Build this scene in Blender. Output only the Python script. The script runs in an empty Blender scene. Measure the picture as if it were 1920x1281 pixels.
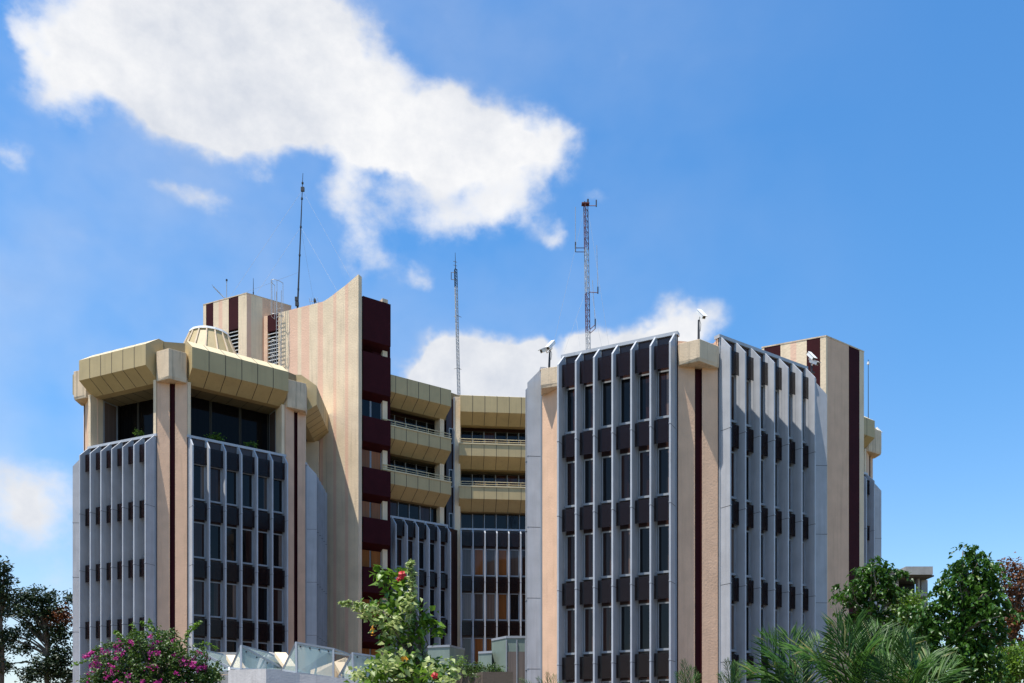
import bpy, math, random
import numpy as np
from mathutils import Matrix, Vector
random.seed(7)
R = math.radians
col = bpy.context.scene.collection
scene = bpy.context.scene

# ------------------------------------------------------------------ camera, sky, sun, exposure
F = 1700.0          # focal length of the photograph in its own pixels
HY = 1398.0         # height of the eye level in the photograph
GZ = -1.6           # ground below the eye
cam_data = bpy.data.cameras.new("camera")
cam_data.sensor_width = 36.0
cam_data.lens = F / 1920.0 * 36.0
cam_data.shift_y = (HY - 640.5) / 1920.0
cam_data.clip_start = 0.1
cam_data.clip_end = 6000.0
cam = bpy.data.objects.new("camera", cam_data)
cam.rotation_euler = (R(90), 0, 0)
col.objects.link(cam)
scene.camera = cam

SUN_PHI, SUN_EL = -123.5, 72.0      # bearing clockwise from +Y, elevation
sd = Vector((math.sin(R(SUN_PHI)) * math.cos(R(SUN_EL)), math.cos(R(SUN_PHI)) * math.cos(R(SUN_EL)), math.sin(R(SUN_EL))))
sun_data = bpy.data.lights.new("sun", 'SUN')
sun_data.energy = 5.0
sun_data.angle = R(0.53)
sun_data.color = (1.0, 0.955, 0.88)
sun = bpy.data.objects.new("sun", sun_data)
sun.rotation_euler = sd.to_track_quat('Z', 'Y').to_euler()
sun.location = (-30, -10, 60)
col.objects.link(sun)
scene.view_settings.view_transform = 'Standard'
scene.view_settings.look = 'None'
scene.view_settings.exposure = 0.46
scene.view_settings.gamma = 1.0
scene.cycles.max_bounces = 8
scene.cycles.transparent_max_bounces = 24

world = bpy.data.worlds.new("World")
scene.world = world
world.use_nodes = True
wt = world.node_tree
wt.nodes.clear()
def wn(t, **k):
    n = wt.nodes.new(t)
    for a, b in k.items(): setattr(n, a, b)
    return n
def wmath(op, a, b=None, c=None, clamp=False):
    n = wn('ShaderNodeMath', operation=op, use_clamp=clamp)
    for i, v in enumerate((a, b, c)):
        if v is None: continue
        if isinstance(v, (int, float)): n.inputs[i].default_value = v
        else: wt.links.new(v, n.inputs[i])
    return n.outputs[0]
sky = wn('ShaderNodeTexSky', sky_type='NISHITA')
sky.sun_disc = False
sky.sun_elevation = R(SUN_EL)
sky.sun_rotation = R(SUN_PHI)
sky.altitude = 700
sky.air_density = 1.25
sky.dust_density = 0.55
sky.ozone_density = 3.0
hs = wn('ShaderNodeHueSaturation')
hs.inputs['Saturation'].default_value = 1.22
hs.inputs['Value'].default_value = 0.98
wt.links.new(sky.outputs[0], hs.inputs['Color'])
bg = wn('ShaderNodeBackground')
bg.inputs[1].default_value = 0.14

geo = wn('ShaderNodeTexCoord')
sep = wn('ShaderNodeSeparateXYZ')
wt.links.new(geo.outputs['Generated'], sep.inputs[0])
az = wmath('ARCTAN2', sep.outputs[0], sep.outputs[1])
hyp = wmath('SQRT', wmath('ADD', wmath('MULTIPLY', sep.outputs[0], sep.outputs[0]), wmath('MULTIPLY', sep.outputs[1], sep.outputs[1])))
elv = wmath('DIVIDE', sep.outputs[2], wmath('MAXIMUM', hyp, 0.001))
tr_ = wn('ShaderNodeMapRange', interpolation_type='SMOOTHSTEP'); tr_.inputs['From Min'].default_value = 0.0; tr_.inputs['From Max'].default_value = 0.55
wt.links.new(elv, tr_.inputs['Value'])
tm = wn('ShaderNodeMix', data_type='RGBA'); tm.inputs[6].default_value = (0.95, 0.93, 0.98, 1); tm.inputs[7].default_value = (0.84, 1.06, 1.13, 1)
wt.links.new(tr_.outputs[0], tm.inputs[0])
tint = wn('ShaderNodeVectorMath', operation='MULTIPLY')
wt.links.new(hs.outputs[0], tint.inputs[0]); wt.links.new(tm.outputs[2], tint.inputs[1]); wt.links.new(tint.outputs[0], bg.inputs[0])
cmb = wn('ShaderNodeCombineXYZ')
wt.links.new(az, cmb.inputs[0]); wt.links.new(elv, cmb.inputs[1])
# billows push the cloud outlines about
def wnoise(scale, detail, rough, off):
    mp = wn('ShaderNodeVectorMath', operation='ADD'); mp.inputs[1].default_value = off
    wt.links.new(cmb.outputs[0], mp.inputs[0])
    n = wn('ShaderNodeTexNoise'); n.inputs['Scale'].default_value = scale
    n.inputs['Detail'].default_value = detail; n.inputs['Roughness'].default_value = rough
    wt.links.new(mp.outputs[0], n.inputs['Vector'])
    return n
nz1 = wnoise(9.0, 5.0, 0.55, (3.1, 1.7, 0.3))
nz2 = wnoise(22.0, 8.0, 0.62, (7.7, 4.2, 2.0))
nz4 = wnoise(12.0, 3.0, 0.5, (1.4, 6.1, 8.0))
nz3 = wnoise(5.0, 4.0, 0.5, (0.4, 9.1, 5.0))
wsub = wn('ShaderNodeVectorMath', operation='SUBTRACT'); wsub.inputs[1].default_value = (0.5, 0.5, 0.5)
wt.links.new(nz1.outputs['Color'], wsub.inputs[0])
wsc = wn('ShaderNodeVectorMath', operation='SCALE'); wsc.inputs['Scale'].default_value = 0.105
wt.links.new(wsub.outputs[0], wsc.inputs[0])
wadd = wn('ShaderNodeVectorMath', operation='ADD')
wt.links.new(cmb.outputs[0], wadd.inputs[0]); wt.links.new(wsc.outputs[0], wadd.inputs[1])
warped = wadd.outputs[0]
# banks of cloud: centre and radii in photograph pixels, turned into bearings; weight
CLOUDS = [
 (210,110,125,85,1.0),(95,125,55,62,.85),(32,70,16,48,.5),(340,50,150,90,1.1),(480,110,150,110,1.2),(600,165,120,95,1.1),
 (555,50,105,80,1.0),(705,232,125,70,1.1),(815,250,115,66,1.15),(915,272,92,56,1.05),(1030,285,52,40,.85),(330,185,110,55,.85),
 (430,250,80,45,.65),(840,325,140,58,.72),(955,380,66,54,.72),(675,375,44,60,.6),(662,455,34,55,.62),(735,300,90,56,.5),
 (715,485,32,18,.45),(780,512,32,22,.75),(1045,438,20,20,.6),(362,378,42,17,.55),(470,335,44,26,.4),(860,425,120,34,.52),
 (18,285,36,24,.52),(1155,120,20,26,.2),(1125,370,28,20,.3),(290,352,30,15,.25),
 (880,680,62,46,2.0),(825,712,34,40,1.6),(955,684,56,36,2.0),(1005,725,56,60,1.8),(900,745,110,50,1.8),(1015,662,26,22,.8),
 (1165,652,68,38,2.0),(1275,605,48,44,.7),(1100,645,30,28,.9),(1235,650,74,36,1.7),
 (30,935,95,50,.55),(60,990,120,50,.5),(110,1075,90,40,.15),(170,240,60,25,.2),
 (575,322,60,24,-.55),(745,350,46,18,-.5),(790,300,40,16,-.25),(930,420,30,26,.25),(880,415,60,40,.3),(400,372,30,16,.25),(130,420,60,30,.18),(500,440,50,26,.16)]
acc = None
for (cx, cy, rx, ry, w) in CLOUDS:
    a = math.atan((cx - 960) / F); e = (HY - cy) / F * math.cos(a)
    s = wn('ShaderNodeVectorMath', operation='SUBTRACT'); s.inputs[1].default_value = (a, e, 0)
    wt.links.new(warped, s.inputs[0])
    m = wn('ShaderNodeVectorMath', operation='MULTIPLY'); m.inputs[1].default_value = (F / rx * .92, F / ry * .92, 0)
    wt.links.new(s.outputs[0], m.inputs[0])
    d = wn('ShaderNodeVectorMath', operation='DOT_PRODUCT')
    wt.links.new(m.outputs[0], d.inputs[0]); wt.links.new(m.outputs[0], d.inputs[1])
    g = wmath('MULTIPLY', wmath('EXPONENT', wmath('MULTIPLY', d.outputs['Value'], -1.0)), w)
    acc = g if acc is None else wmath('ADD', acc, g)
near = wmath('MULTIPLY', acc, 2.6, clamp=True)
dens = wmath('ADD', acc, wmath('MULTIPLY', near, wmath('ADD', wmath('MULTIPLY', wmath('SUBTRACT', nz2.outputs[0], 0.5), 1.35), wmath('MULTIPLY', wmath('SUBTRACT', nz4.outputs[0], 0.5), 1.1))))
mr = wn('ShaderNodeMapRange', interpolation_type='SMOOTHSTEP')
mr.inputs['From Min'].default_value = 0.12; mr.inputs['From Max'].default_value = 1.22
wt.links.new(dens, mr.inputs['Value'])
# a little high veil all over, thicker to the left
veil = wmath('MULTIPLY', wmath('MULTIPLY', wmath('SUBTRACT', nz3.outputs[0], 0.36, clamp=True), 1.25),
             wmath('SUBTRACT', 0.42, wmath('MULTIPLY', az, 0.95), clamp=True))
alpha = wmath('MINIMUM', wmath('ADD', wmath('MULTIPLY', mr.outputs[0], 0.97), veil), 0.985)
cr = wn('ShaderNodeMapRange'); cr.inputs['From Min'].default_value = 0.40; cr.inputs['From Max'].default_value = 0.66
wt.links.new(wmath('ADD', wmath('MULTIPLY', nz3.outputs[0], 0.6), wmath('MULTIPLY', nz2.outputs[0], 0.4)), cr.inputs['Value'])
cm = wn('ShaderNodeMix', data_type='RGBA')
cm.inputs[6].default_value = (0.73, 0.73, 0.735, 1); cm.inputs[7].default_value = (0.50, 0.53, 0.59, 1)
wt.links.new(cr.outputs[0], cm.inputs[0])
cb = wn('ShaderNodeBackground'); cb.inputs[1].default_value = 0.97
wt.links.new(cm.outputs[2], cb.inputs[0])
mx = wn('ShaderNodeMixShader')
wt.links.new(alpha, mx.inputs[0]); wt.links.new(bg.outputs[0], mx.inputs[1]); wt.links.new(cb.outputs[0], mx.inputs[2])
wo = wn('ShaderNodeOutputWorld'); wt.links.new(mx.outputs[0], wo.inputs[0])

# ------------------------------------------------------------------ materials
def new_mat(name):
    m = bpy.data.materials.new(name); m.use_nodes = True
    return m, m.node_tree, m.node_tree.nodes['Principled BSDF']
def tex_mat(name, base, var=0.12, scale=1.5, rough=0.8, bump=0.0, bscale=40.0, streak=0.0, metallic=0.0, coat=0.0, spec=0.5, streak_col=None, rnd=0.0):
    """a painted surface: broad mottling, rain streaks of dirt and a fine relief"""
    m, nt, b = new_mat(name)
    L = nt.links.new
    tc = nt.nodes.new('ShaderNodeTexCoord')
    g = nt.nodes.new('ShaderNodeNewGeometry')
    n1 = nt.nodes.new('ShaderNodeTexNoise'); n1.inputs['Scale'].default_value = scale; n1.inputs['Detail'].default_value = 6
    L(g.outputs['Position'], n1.inputs['Vector'])
    mr = nt.nodes.new('ShaderNodeMapRange'); mr.inputs['From Min'].default_value = 0.3; mr.inputs['From Max'].default_value = 0.7
    mr.inputs['To Min'].default_value = 1 - var; mr.inputs['To Max'].default_value = 1 + var
    L(n1.outputs[0], mr.inputs['Value'])
    mul = nt.nodes.new('ShaderNodeVectorMath'); mul.operation = 'SCALE'; mul.inputs[0].default_value = base
    fac = mr.outputs[0]
    if rnd > 0:     # each panel has weathered a little differently
        oi = nt.nodes.new('ShaderNodeObjectInfo'); m3 = nt.nodes.new('ShaderNodeMapRange')
        m3.inputs['To Min'].default_value = 1 - rnd; m3.inputs['To Max'].default_value = 1 + rnd
        L(oi.outputs['Random'], m3.inputs['Value']); mm = nt.nodes.new('ShaderNodeMath'); mm.operation = 'MULTIPLY'
        L(fac, mm.inputs[0]); L(m3.outputs[0], mm.inputs[1]); fac = mm.outputs[0]
    L(fac, mul.inputs['Scale'])
    out = mul.outputs[0]
    if streak > 0:
        mp = nt.nodes.new('ShaderNodeVectorMath'); mp.operation = 'MULTIPLY'; mp.inputs[1].default_value = (5.0, 5.0, 0.22)
        L(g.outputs['Position'], mp.inputs[0])
        n2 = nt.nodes.new('ShaderNodeTexNoise'); n2.inputs['Scale'].default_value = 1.0; n2.inputs['Detail'].default_value = 7; n2.inputs['Roughness'].default_value = .65
        L(mp.outputs[0], n2.inputs['Vector'])
        m2 = nt.nodes.new('ShaderNodeMapRange'); m2.inputs['From Min'].default_value = 0.52; m2.inputs['From Max'].default_value = 0.78
        m2.inputs['To Max'].default_value = streak
        L(n2.outputs[0], m2.inputs['Value'])
        mx = nt.nodes.new('ShaderNodeMix'); mx.data_type = 'RGBA'
        mx.inputs[7].default_value = (*(streak_col or (base[0]*.35, base[1]*.33, base[2]*.3)), 1)
        L(m2.outputs[0], mx.inputs[0]); L(out, mx.inputs[6]); out = mx.outputs[2]
    L(out, b.inputs['Base Color'])
    b.inputs['Roughness'].default_value = rough
    b.inputs['Metallic'].default_value = metallic
    b.inputs['Coat Weight'].default_value = coat
    b.inputs['Specular IOR Level'].default_value = spec
    if bump > 0:
        n3 = nt.nodes.new('ShaderNodeTexNoise'); n3.inputs['Scale'].default_value = bscale; n3.inputs['Detail'].default_value = 5
        L(g.outputs['Position'], n3.inputs['Vector'])
        bp = nt.nodes.new('ShaderNodeBump'); bp.inputs['Strength'].default_value = bump; bp.inputs['Distance'].default_value = 0.03
        L(n3.outputs[0], bp.inputs['Height']); L(bp.outputs[0], b.inputs['Normal'])
    return m
M = {}
M['cream'] = tex_mat('cream_render', (.77, .60, .405), .09, .8, .9, .55, 9, .42)
M['pinkband'] = tex_mat('pink_render', (.76, .485, .335), .06, .8, .9, .55, 9, .15)
M['tan'] = tex_mat('peach_render', (.71, .455, .30), .08, 1.2, .88, .4, 12, .24)
M['maroon'] = tex_mat('maroon_paint', (.040, .0055, .008), .14, 1.5, .75, .2, 14, .10, spec=.12)
M['cap'] = tex_mat('weathered_cream', (.66, .51, .35), .10, 1.6, .9, .4, 14, .85, streak_col=(.10, .09, .07))
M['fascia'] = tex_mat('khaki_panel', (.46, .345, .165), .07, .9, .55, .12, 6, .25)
M['fascia_top'] = tex_mat('khaki_lit', (.64, .52, .30), .06, .9, .5, .1, 6, .12)  # khaki lightened to paint in sun on the top slopes; rails share it
M['soffit'] = tex_mat('khaki_shaded', (.20, .16, .085), .08, .9, .7, .1, 6, .1)  # khaki darkened to paint in the shade under aprons and decks
M['joint'] = tex_mat('dark_joint', (.035, .030, .022), .1, 3, .8)
M['metal'] = tex_mat('grey_fin_paint', (.43, .44, .465), .09, 1.3, .48, .10, 5, .35, streak_col=(.15, .15, .155), rnd=.08)
M['frame'] = tex_mat('window_frame_paint', (.31, .33, .36), .06, 2, .45, 0, 5, .1)
M['spandrel'] = tex_mat('brown_spandrel', (.040, .015, .011), .15, 1.5, .3, 0, 5, .1)
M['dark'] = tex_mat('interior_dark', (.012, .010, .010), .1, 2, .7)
M['roof'] = tex_mat('roof_felt', (.22, .21, .20), .15, 2, .9, .2, 10)
M['concrete'] = tex_mat('grey_concrete', (.36, .345, .32), .12, 1.3, .9, .4, 14, .35)
M['white'] = tex_mat('whitewashed_wall', (.56, .53, .51), .10, 2.0, .9, .35, 14, .35)
M['whitepaint'] = tex_mat('white_paint', (.74, .74, .72), .08, 3, .6, .1, 20, .25)
M['black'] = tex_mat('black_steel', (.02, .02, .022), .1, 4, .5)
M['rust'] = tex_mat('red_oxide_steel', (.11, .022, .02), .2, 5, .6)
M['galv'] = tex_mat('galvanised_steel', (.38, .38, .38), .12, 5, .45)
M['louvre'] = tex_mat('pale_louvre', (.50, .49, .46), .1, 4, .6)
M['greenpanel'] = tex_mat('grey_green_panel', (.20, .25, .21), .1, 1.5, .35, 0, 5, .25)
M['brownwall'] = tex_mat('brown_plaster', (.10, .075, .055), .12, 2, .9, .2, 12, .2)
M['grass'] = tex_mat('grass', (.075, .080, .030), .3, .4, .95, .5, 3)
M['asphalt'] = tex_mat('asphalt', (.05, .05, .05), .15, 2, .9, .3, 60)
M['paving'] = tex_mat('laterite_paving', (.135, .080, .045), .15, 1.2, .9, .3, 10)
M['soil'] = tex_mat('dark_soil', (.035, .028, .02), .2, 3, 1.0)

def glass_mat(name, base, folds=0.0, rough=.04, coat=1.0):
    m, nt, b = new_mat(name); L = nt.links.new
    tc = nt.nodes.new('ShaderNodeTexCoord'); oi = nt.nodes.new('ShaderNodeObjectInfo')
    add = nt.nodes.new('ShaderNodeVectorMath'); add.operation = 'ADD'
    L(tc.outputs['Object'], add.inputs[0]); L(oi.outputs['Location'], add.inputs[1])
    sc = nt.nodes.new('ShaderNodeVectorMath'); sc.operation = 'MULTIPLY'; sc.inputs[1].default_value = (14, 14, .25)
    L(add.outputs[0], sc.inputs[0])
    n = nt.nodes.new('ShaderNodeTexNoise'); n.inputs['Scale'].default_value = 1.0; n.inputs['Detail'].default_value = 3
    L(sc.outputs[0], n.inputs['Vector'])
    mr = nt.nodes.new('ShaderNodeMapRange'); mr.inputs['From Min'].default_value = .3; mr.inputs['From Max'].default_value = .7
    mr.inputs['To Min'].default_value = 1 - folds; mr.inputs['To Max'].default_value = 1 + folds
    L(n.outputs[0], mr.inputs['Value'])
    rnd = nt.nodes.new('ShaderNodeMapRange'); rnd.inputs['To Min'].default_value = .6; rnd.inputs['To Max'].default_value = 1.4
    L(oi.outputs['Random'], rnd.inputs['Value'])
    mm = nt.nodes.new('ShaderNodeMath'); mm.operation = 'MULTIPLY'; L(mr.outputs[0], mm.inputs[0]); L(rnd.outputs[0], mm.inputs[1])
    v = nt.nodes.new('ShaderNodeVectorMath'); v.operation = 'SCALE'; v.inputs[0].default_value = base; L(mm.outputs[0], v.inputs['Scale'])
    L(v.outputs[0], b.inputs['Base Color'])
    b.inputs['Roughness'].default_value = .6; b.inputs['Specular IOR Level'].default_value = 0.0; b.inputs['Coat IOR'].default_value = 1.42
    b.inputs['Coat Weight'].default_value = coat; b.inputs['Coat Roughness'].default_value = rough
    # old panes are never quite flat
    n2 = nt.nodes.new('ShaderNodeTexNoise'); n2.inputs['Scale'].default_value = .9; L(add.outputs[0], n2.inputs['Vector'])
    bp = nt.nodes.new('ShaderNodeBump'); bp.inputs['Strength'].default_value = .12; bp.inputs['Distance'].default_value = .05
    L(n2.outputs[0], bp.inputs['Height']); L(bp.outputs[0], b.inputs['Coat Normal'])
    return m
M['glass'] = glass_mat('dark_glass', (.005, .005, .006), .3, coat=.7)
M['glass_shaded'] = glass_mat('dark_glass_shaded', (.006, .005, .005), .3, coat=.25)  # copy of the dark glass with the recess's shade put into it
M['glass_brown'] = glass_mat('glass_brown_curtain', (.030, .012, .009), .5, coat=.8)
M['glass_orange'] = glass_mat('glass_orange_curtain', (.21, .075, .022), .25, coat=.6)
M['glass_tan'] = glass_mat('glass_grey_blind', (.12, .085, .07), .2)
# brown see-through sun shade
m, nt, b = new_mat('brown_sunshade'); M['shade'] = m
b.inputs['Base Color'].default_value = (.016, .008, .008, 1); b.inputs['Roughness'].default_value = .15; b.inputs['Alpha'].default_value = .72; b.inputs['Specular IOR Level'].default_value = .22
# greenish clear glazing of the roof lights
m, nt, b = new_mat('clear_green_glazing'); M['clear'] = m
b.inputs['Base Color'].default_value = (.42, .56, .54, 1); b.inputs['Roughness'].default_value = .08; b.inputs['Alpha'].default_value = .42

# ------------------------------------------------------------------ mesh helpers
class MB:
    def __init__(self): self.v = []; self.f = []; self.mi = []; self.mats = []
    def _m(self, m):
        if m not in self.mats: self.mats.append(m)
        return self.mats.index(m)
    def add(self, vs, fs, m):
        o = len(self.v); self.v += [tuple(p) for p in vs]; k = self._m(m)
        for f in fs: self.f.append(tuple(i + o for i in f)); self.mi.append(k)
        return self
    def box(self, x0, x1, y0, y1, z0, z1, m):
        vs = [(x0,y0,z0),(x1,y0,z0),(x1,y1,z0),(x0,y1,z0),(x0,y0,z1),(x1,y0,z1),(x1,y1,z1),(x0,y1,z1)]
        return self.add(vs, [(0,3,2,1),(4,5,6,7),(0,1,5,4),(1,2,6,5),(2,3,7,6),(3,0,4,7)], m)
    def prism(self, poly, z0, z1, m, top=None, side_mats=None):
        """poly counter-clockwise from above"""
        n = len(poly)
        vs = [(p[0], p[1], z0) for p in poly] + [(p[0], p[1], z1) for p in poly]
        self.add(vs, [tuple(range(n-1, -1, -1))], m)
        self.add(vs, [tuple(range(n, 2*n))], top or m)
        for i in range(n):
            j = (i + 1) % n
            self.add([vs[i], vs[j], vs[j+n], vs[i+n]], [(0,1,2,3)], (side_mats or {}).get(i, m))
        return self
    def yz(self, prof, x0, x1, m, cap=None):
        """profile of (y, z) pushed along x"""
        n = len(prof)
        vs = [(x0, p[0], p[1]) for p in prof] + [(x1, p[0], p[1]) for p in prof]
        ms = m if isinstance(m, list) else [m]*n
        self.add(vs, [tuple(range(n)), tuple(range(2*n-1, n-1, -1))], cap or ms[0])
        for i in range(n):
            j = (i+1) % n
            self.add([vs[i], vs[i+n], vs[j+n], vs[j]], [(0,1,2,3)], ms[i])
        return self
    def tube(self, p0, p1, r0, m, r1=None, n=8):
        p0, p1 = Vector(p0), Vector(p1); r1 = r0 if r1 is None else r1
        d = (p1 - p0).normalized()
        a = d.orthogonal().normalized(); c = d.cross(a)
        vs = []
        for p, r in ((p0, r0), (p1, r1)):
            for k in range(n):
                t = 2*math.pi*k/n; vs.append(p + a*(r*math.cos(t)) + c*(r*math.sin(t)))
        fs = [(k, (k+1) % n, (k+1) % n + n, k + n) for k in range(n)] + [tuple(range(n-1, -1, -1)), tuple(range(n, 2*n))]
        return self.add(vs, fs, m)
    def path(self, pts, radii, m, n=7):
        """a tapering limb: one skin through several points"""
        pts = [Vector(p) for p in pts]; o = len(self.v); k = self._m(m); a = None
        for i, p in enumerate(pts):
            d = (pts[min(i+1, len(pts)-1)] - pts[max(i-1, 0)]).normalized()
            a = (a - d*a.dot(d)).normalized() if a is not None and (a - d*a.dot(d)).length > 1e-4 else d.orthogonal().normalized()
            c = d.cross(a)
            for j in range(n):
                t = 2*math.pi*j/n; self.v.append(tuple(p + a*(radii[i]*math.cos(t)) + c*(radii[i]*math.sin(t))))
        for i in range(len(pts)-1):
            for j in range(n):
                self.f.append((o+i*n+j, o+i*n+(j+1) % n, o+(i+1)*n+(j+1) % n, o+(i+1)*n+j)); self.mi.append(k)
        self.f.append(tuple(o+(len(pts)-1)*n+j for j in range(n))); self.mi.append(k)
        self.f.append(tuple(o+j for j in range(n-1, -1, -1))); self.mi.append(k)
        return self
    def mesh(self, name):
        me = bpy.data.meshes.new(name)
        me.from_pydata(self.v, [], self.f)
        for m in self.mats: me.materials.append(M[m] if isinstance(m, str) else m)
        me.polygons.foreach_set('material_index', self.mi)
        me.update()
        return me
ROOTLOC = {}
def link(name, me, parent=None, loc=(0, 0, 0), rz=0.0):
    """loc and rz are in the world; the parent's own placing is undone"""
    o = bpy.data.objects.new(name, me); col.objects.link(o)
    o.location = loc; o.rotation_euler = (0, 0, rz)
    if parent:
        o.parent = parent
        pm = ROOTLOC.get(parent.name, Matrix.Identity(4))
        o.matrix_parent_inverse = pm.inverted()
    ROOTLOC[o.name] = Matrix.Translation(Vector(loc)) @ Matrix.Rotation(rz, 4, 'Z')
    return o
def build(mb, name, parent=None, loc=(0, 0, 0), rz=0.0): return link(name, mb.mesh(name), parent, loc, rz)
def tag(o, label, cat, group=None, kind=None):
    o['label'] = label; o['category'] = cat
    if group: o['group'] = group
    if kind: o['kind'] = kind
    return o
def px(x, y, Y):
    """the world point seen at a photograph pixel at distance Y"""
    return Vector(((x - 960) / F * Y, Y, (HY - y) / F * Y))
class Facet:
    """a flat side of a tower: origin at the front of the first fin, x along it, y inward"""
    def __init__(s, P0, P1, nb):
        s.P0 = Vector((*P0, 0)); s.P1 = Vector((*P1, 0)); s.nb = nb
        d = s.P1 - s.P0; s.L = d.length; s.u = d.normalized(); s.inw = Vector((-s.u.y, s.u.x, 0))
        s.rz = math.atan2(s.u.y, s.u.x); s.b = s.L / nb; s.D = .72
    def at(s, x, y=0.0, z=0.0): return s.P0 + s.u*x + s.inw*y + Vector((0, 0, z))
    def w(s, x, y=0.0): p = s.at(x, y); return (p.x, p.y)
def cross_pt(f1, y1, f2, y2):
    """where two facet planes (at depths y1, y2) meet in plan"""
    a = f1.at(0, y1); b = f2.at(0, y2); d = f1.u.x*f2.u.y - f1.u.y*f2.u.x
    t = ((b.x-a.x)*f2.u.y - (b.y-a.y)*f2.u.x)/d
    return (a.x + f1.u.x*t, a.y + f1.u.y*t)
# ------------------------------------------------------------------ ground
def sheet(name, x0, x1, y0, y1, z, mat, kind='structure'):
    o = build(MB().add([(x0,y0,z),(x1,y0,z),(x1,y1,z),(x0,y1,z)], [(0,1,2,3)], mat), name); o['kind'] = kind; return o
g = sheet('ground', -3000, 3000, -500, 4000, GZ, 'grass')
r_ = sheet('road', -200, 200, -6, 5, GZ + .004, 'asphalt')
p_ = sheet('forecourt', -48, 45, 24, 80, GZ + .004, 'paving')

# ------------------------------------------------------------------ the office building
SILLS = [14.8, 11.3, 7.8, 4.3, .8]
root = bpy.data.objects.new('office_building', None); col.objects.link(root)
root.location = (-3, 55, GZ); ROOTLOC['office_building'] = Matrix.Translation(Vector((-3, 55, GZ)))
tag(root, 'large concrete office complex with finned towers, beige balconies and tall striped wall', 'building')

_cache = {}
def fin_mesh(D, ztop, drop, sills, side=0):
    key = ('fin', D, ztop, drop, sills[0])
    if key not in _cache:
        m = MB(); t = .04
        m.yz([(0, GZ), (D, GZ), (D, ztop), (0, ztop - drop)], -t, t, 'metal')
        m.box(-.09, -t, D - .07, D + .02, GZ, ztop - .16, 'frame'); m.box(t, .09, D - .07, D + .02, GZ, ztop - .16, 'frame')
        for s in sills:
            m.box(-t - .003, t + .003, -.003, D - .075, s - .535, s - .515, 'joint')
        for k, s in enumerate(sills):       # folded hinge plates at the joints
            m.box(-t - .012, t + .012, -.012, .05, s - .515, s - .46, 'metal')
        _cache[key] = m.mesh('fin')
    return _cache[key]
def window_mesh(D, w, h, pane):
    key = ('win', D, round(w, 2), h, pane)
    if key not in _cache:
        m = MB(); a = w/2
        m.box(-a, -a+.06, D-.055, D-.005, .10, h, 'frame'); m.box(a-.06, a, D-.055, D-.005, .10, h, 'frame')
        m.box(-a+.06, a-.06, D-.055, D-.005, h-.07, h, 'frame')
        m.box(-a, a, D-.16, D-.005, 0, .10, 'frame')
        if '+' in pane:
            p1, p2, f = pane.split('+'); c = -a + .06 + (2*a - .12)*float(f)
            m.box(-a+.06, c, D-.03, D-.01, .10, h-.07, p1); m.box(c, a-.06, D-.03, D-.01, .10, h-.07, p2)
        else: m.box(-a+.06, a-.06, D-.03, D-.01, .10, h-.07, pane)
        _cache[key] = m.mesh('window')
    return _cache[key]
def shade_mesh(b, h):
    key = ('shade', round(b, 2), h)
    if key not in _cache:
        m = MB(); a = b/2 - .045
        m.box(-a, a, .36, .372, 0, h, 'shade')
        _cache[key] = m.mesh('shade_panel')
    return _cache[key]
_wr = random.Random(11)
def dress(part, f, D=None, ztop=18.65, drop=.75, sills=SILLS, top_s=18.14, wh=2.2, panes=('glass', 'glass', 'glass_brown', 'glass+glass_brown+.45', 'glass_brown+glass+.6', 'glass+glass_tan+.7', 'glass_brown+glass_tan+.6'), fins=None, bays=None, shades=True, pane_of=None):
    """fins, windows, sun shades and capping of one facet"""
    D = f.D
    for k in (range(f.nb + 1) if fins is None else fins):
        link('fin', fin_mesh(D, ztop, drop, sills), part, f.at(k*f.b), f.rz)
    for k in (range(f.nb) if bays is None else bays):
        x = (k + .5)*f.b + .02
        for j, s in enumerate(sills):
            pane = pane_of(k, j) if pane_of else _wr.choice(panes)
            link('window', window_mesh(D, f.b - .18, wh, pane), part, f.at(x, 0, s), f.rz)
        if shades:
            for s in ([top_s] if top_s else []) + list(sills):
                link('shade_panel', shade_mesh(f.b, 1.06), part, f.at(x, 0, s - 1.2), f.rz)
    m = MB().box(-.15, f.L + .15, D - .1, D + .22, ztop - .15, ztop, 'metal')
    build(m, 'parapet_capping', part, f.at(0), f.rz)
def notch(fA, fB, D, e=.14, depth=.55):
    A = Vector((*fA.w(fA.L + e, fA.D), 0)); B = Vector((*fB.w(-e, fB.D), 0))
    d = (B - A).normalized(); inw = Vector((-d.y, d.x, 0))
    return A, B, A + inw*depth, B + inw*depth, d, inw
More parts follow.
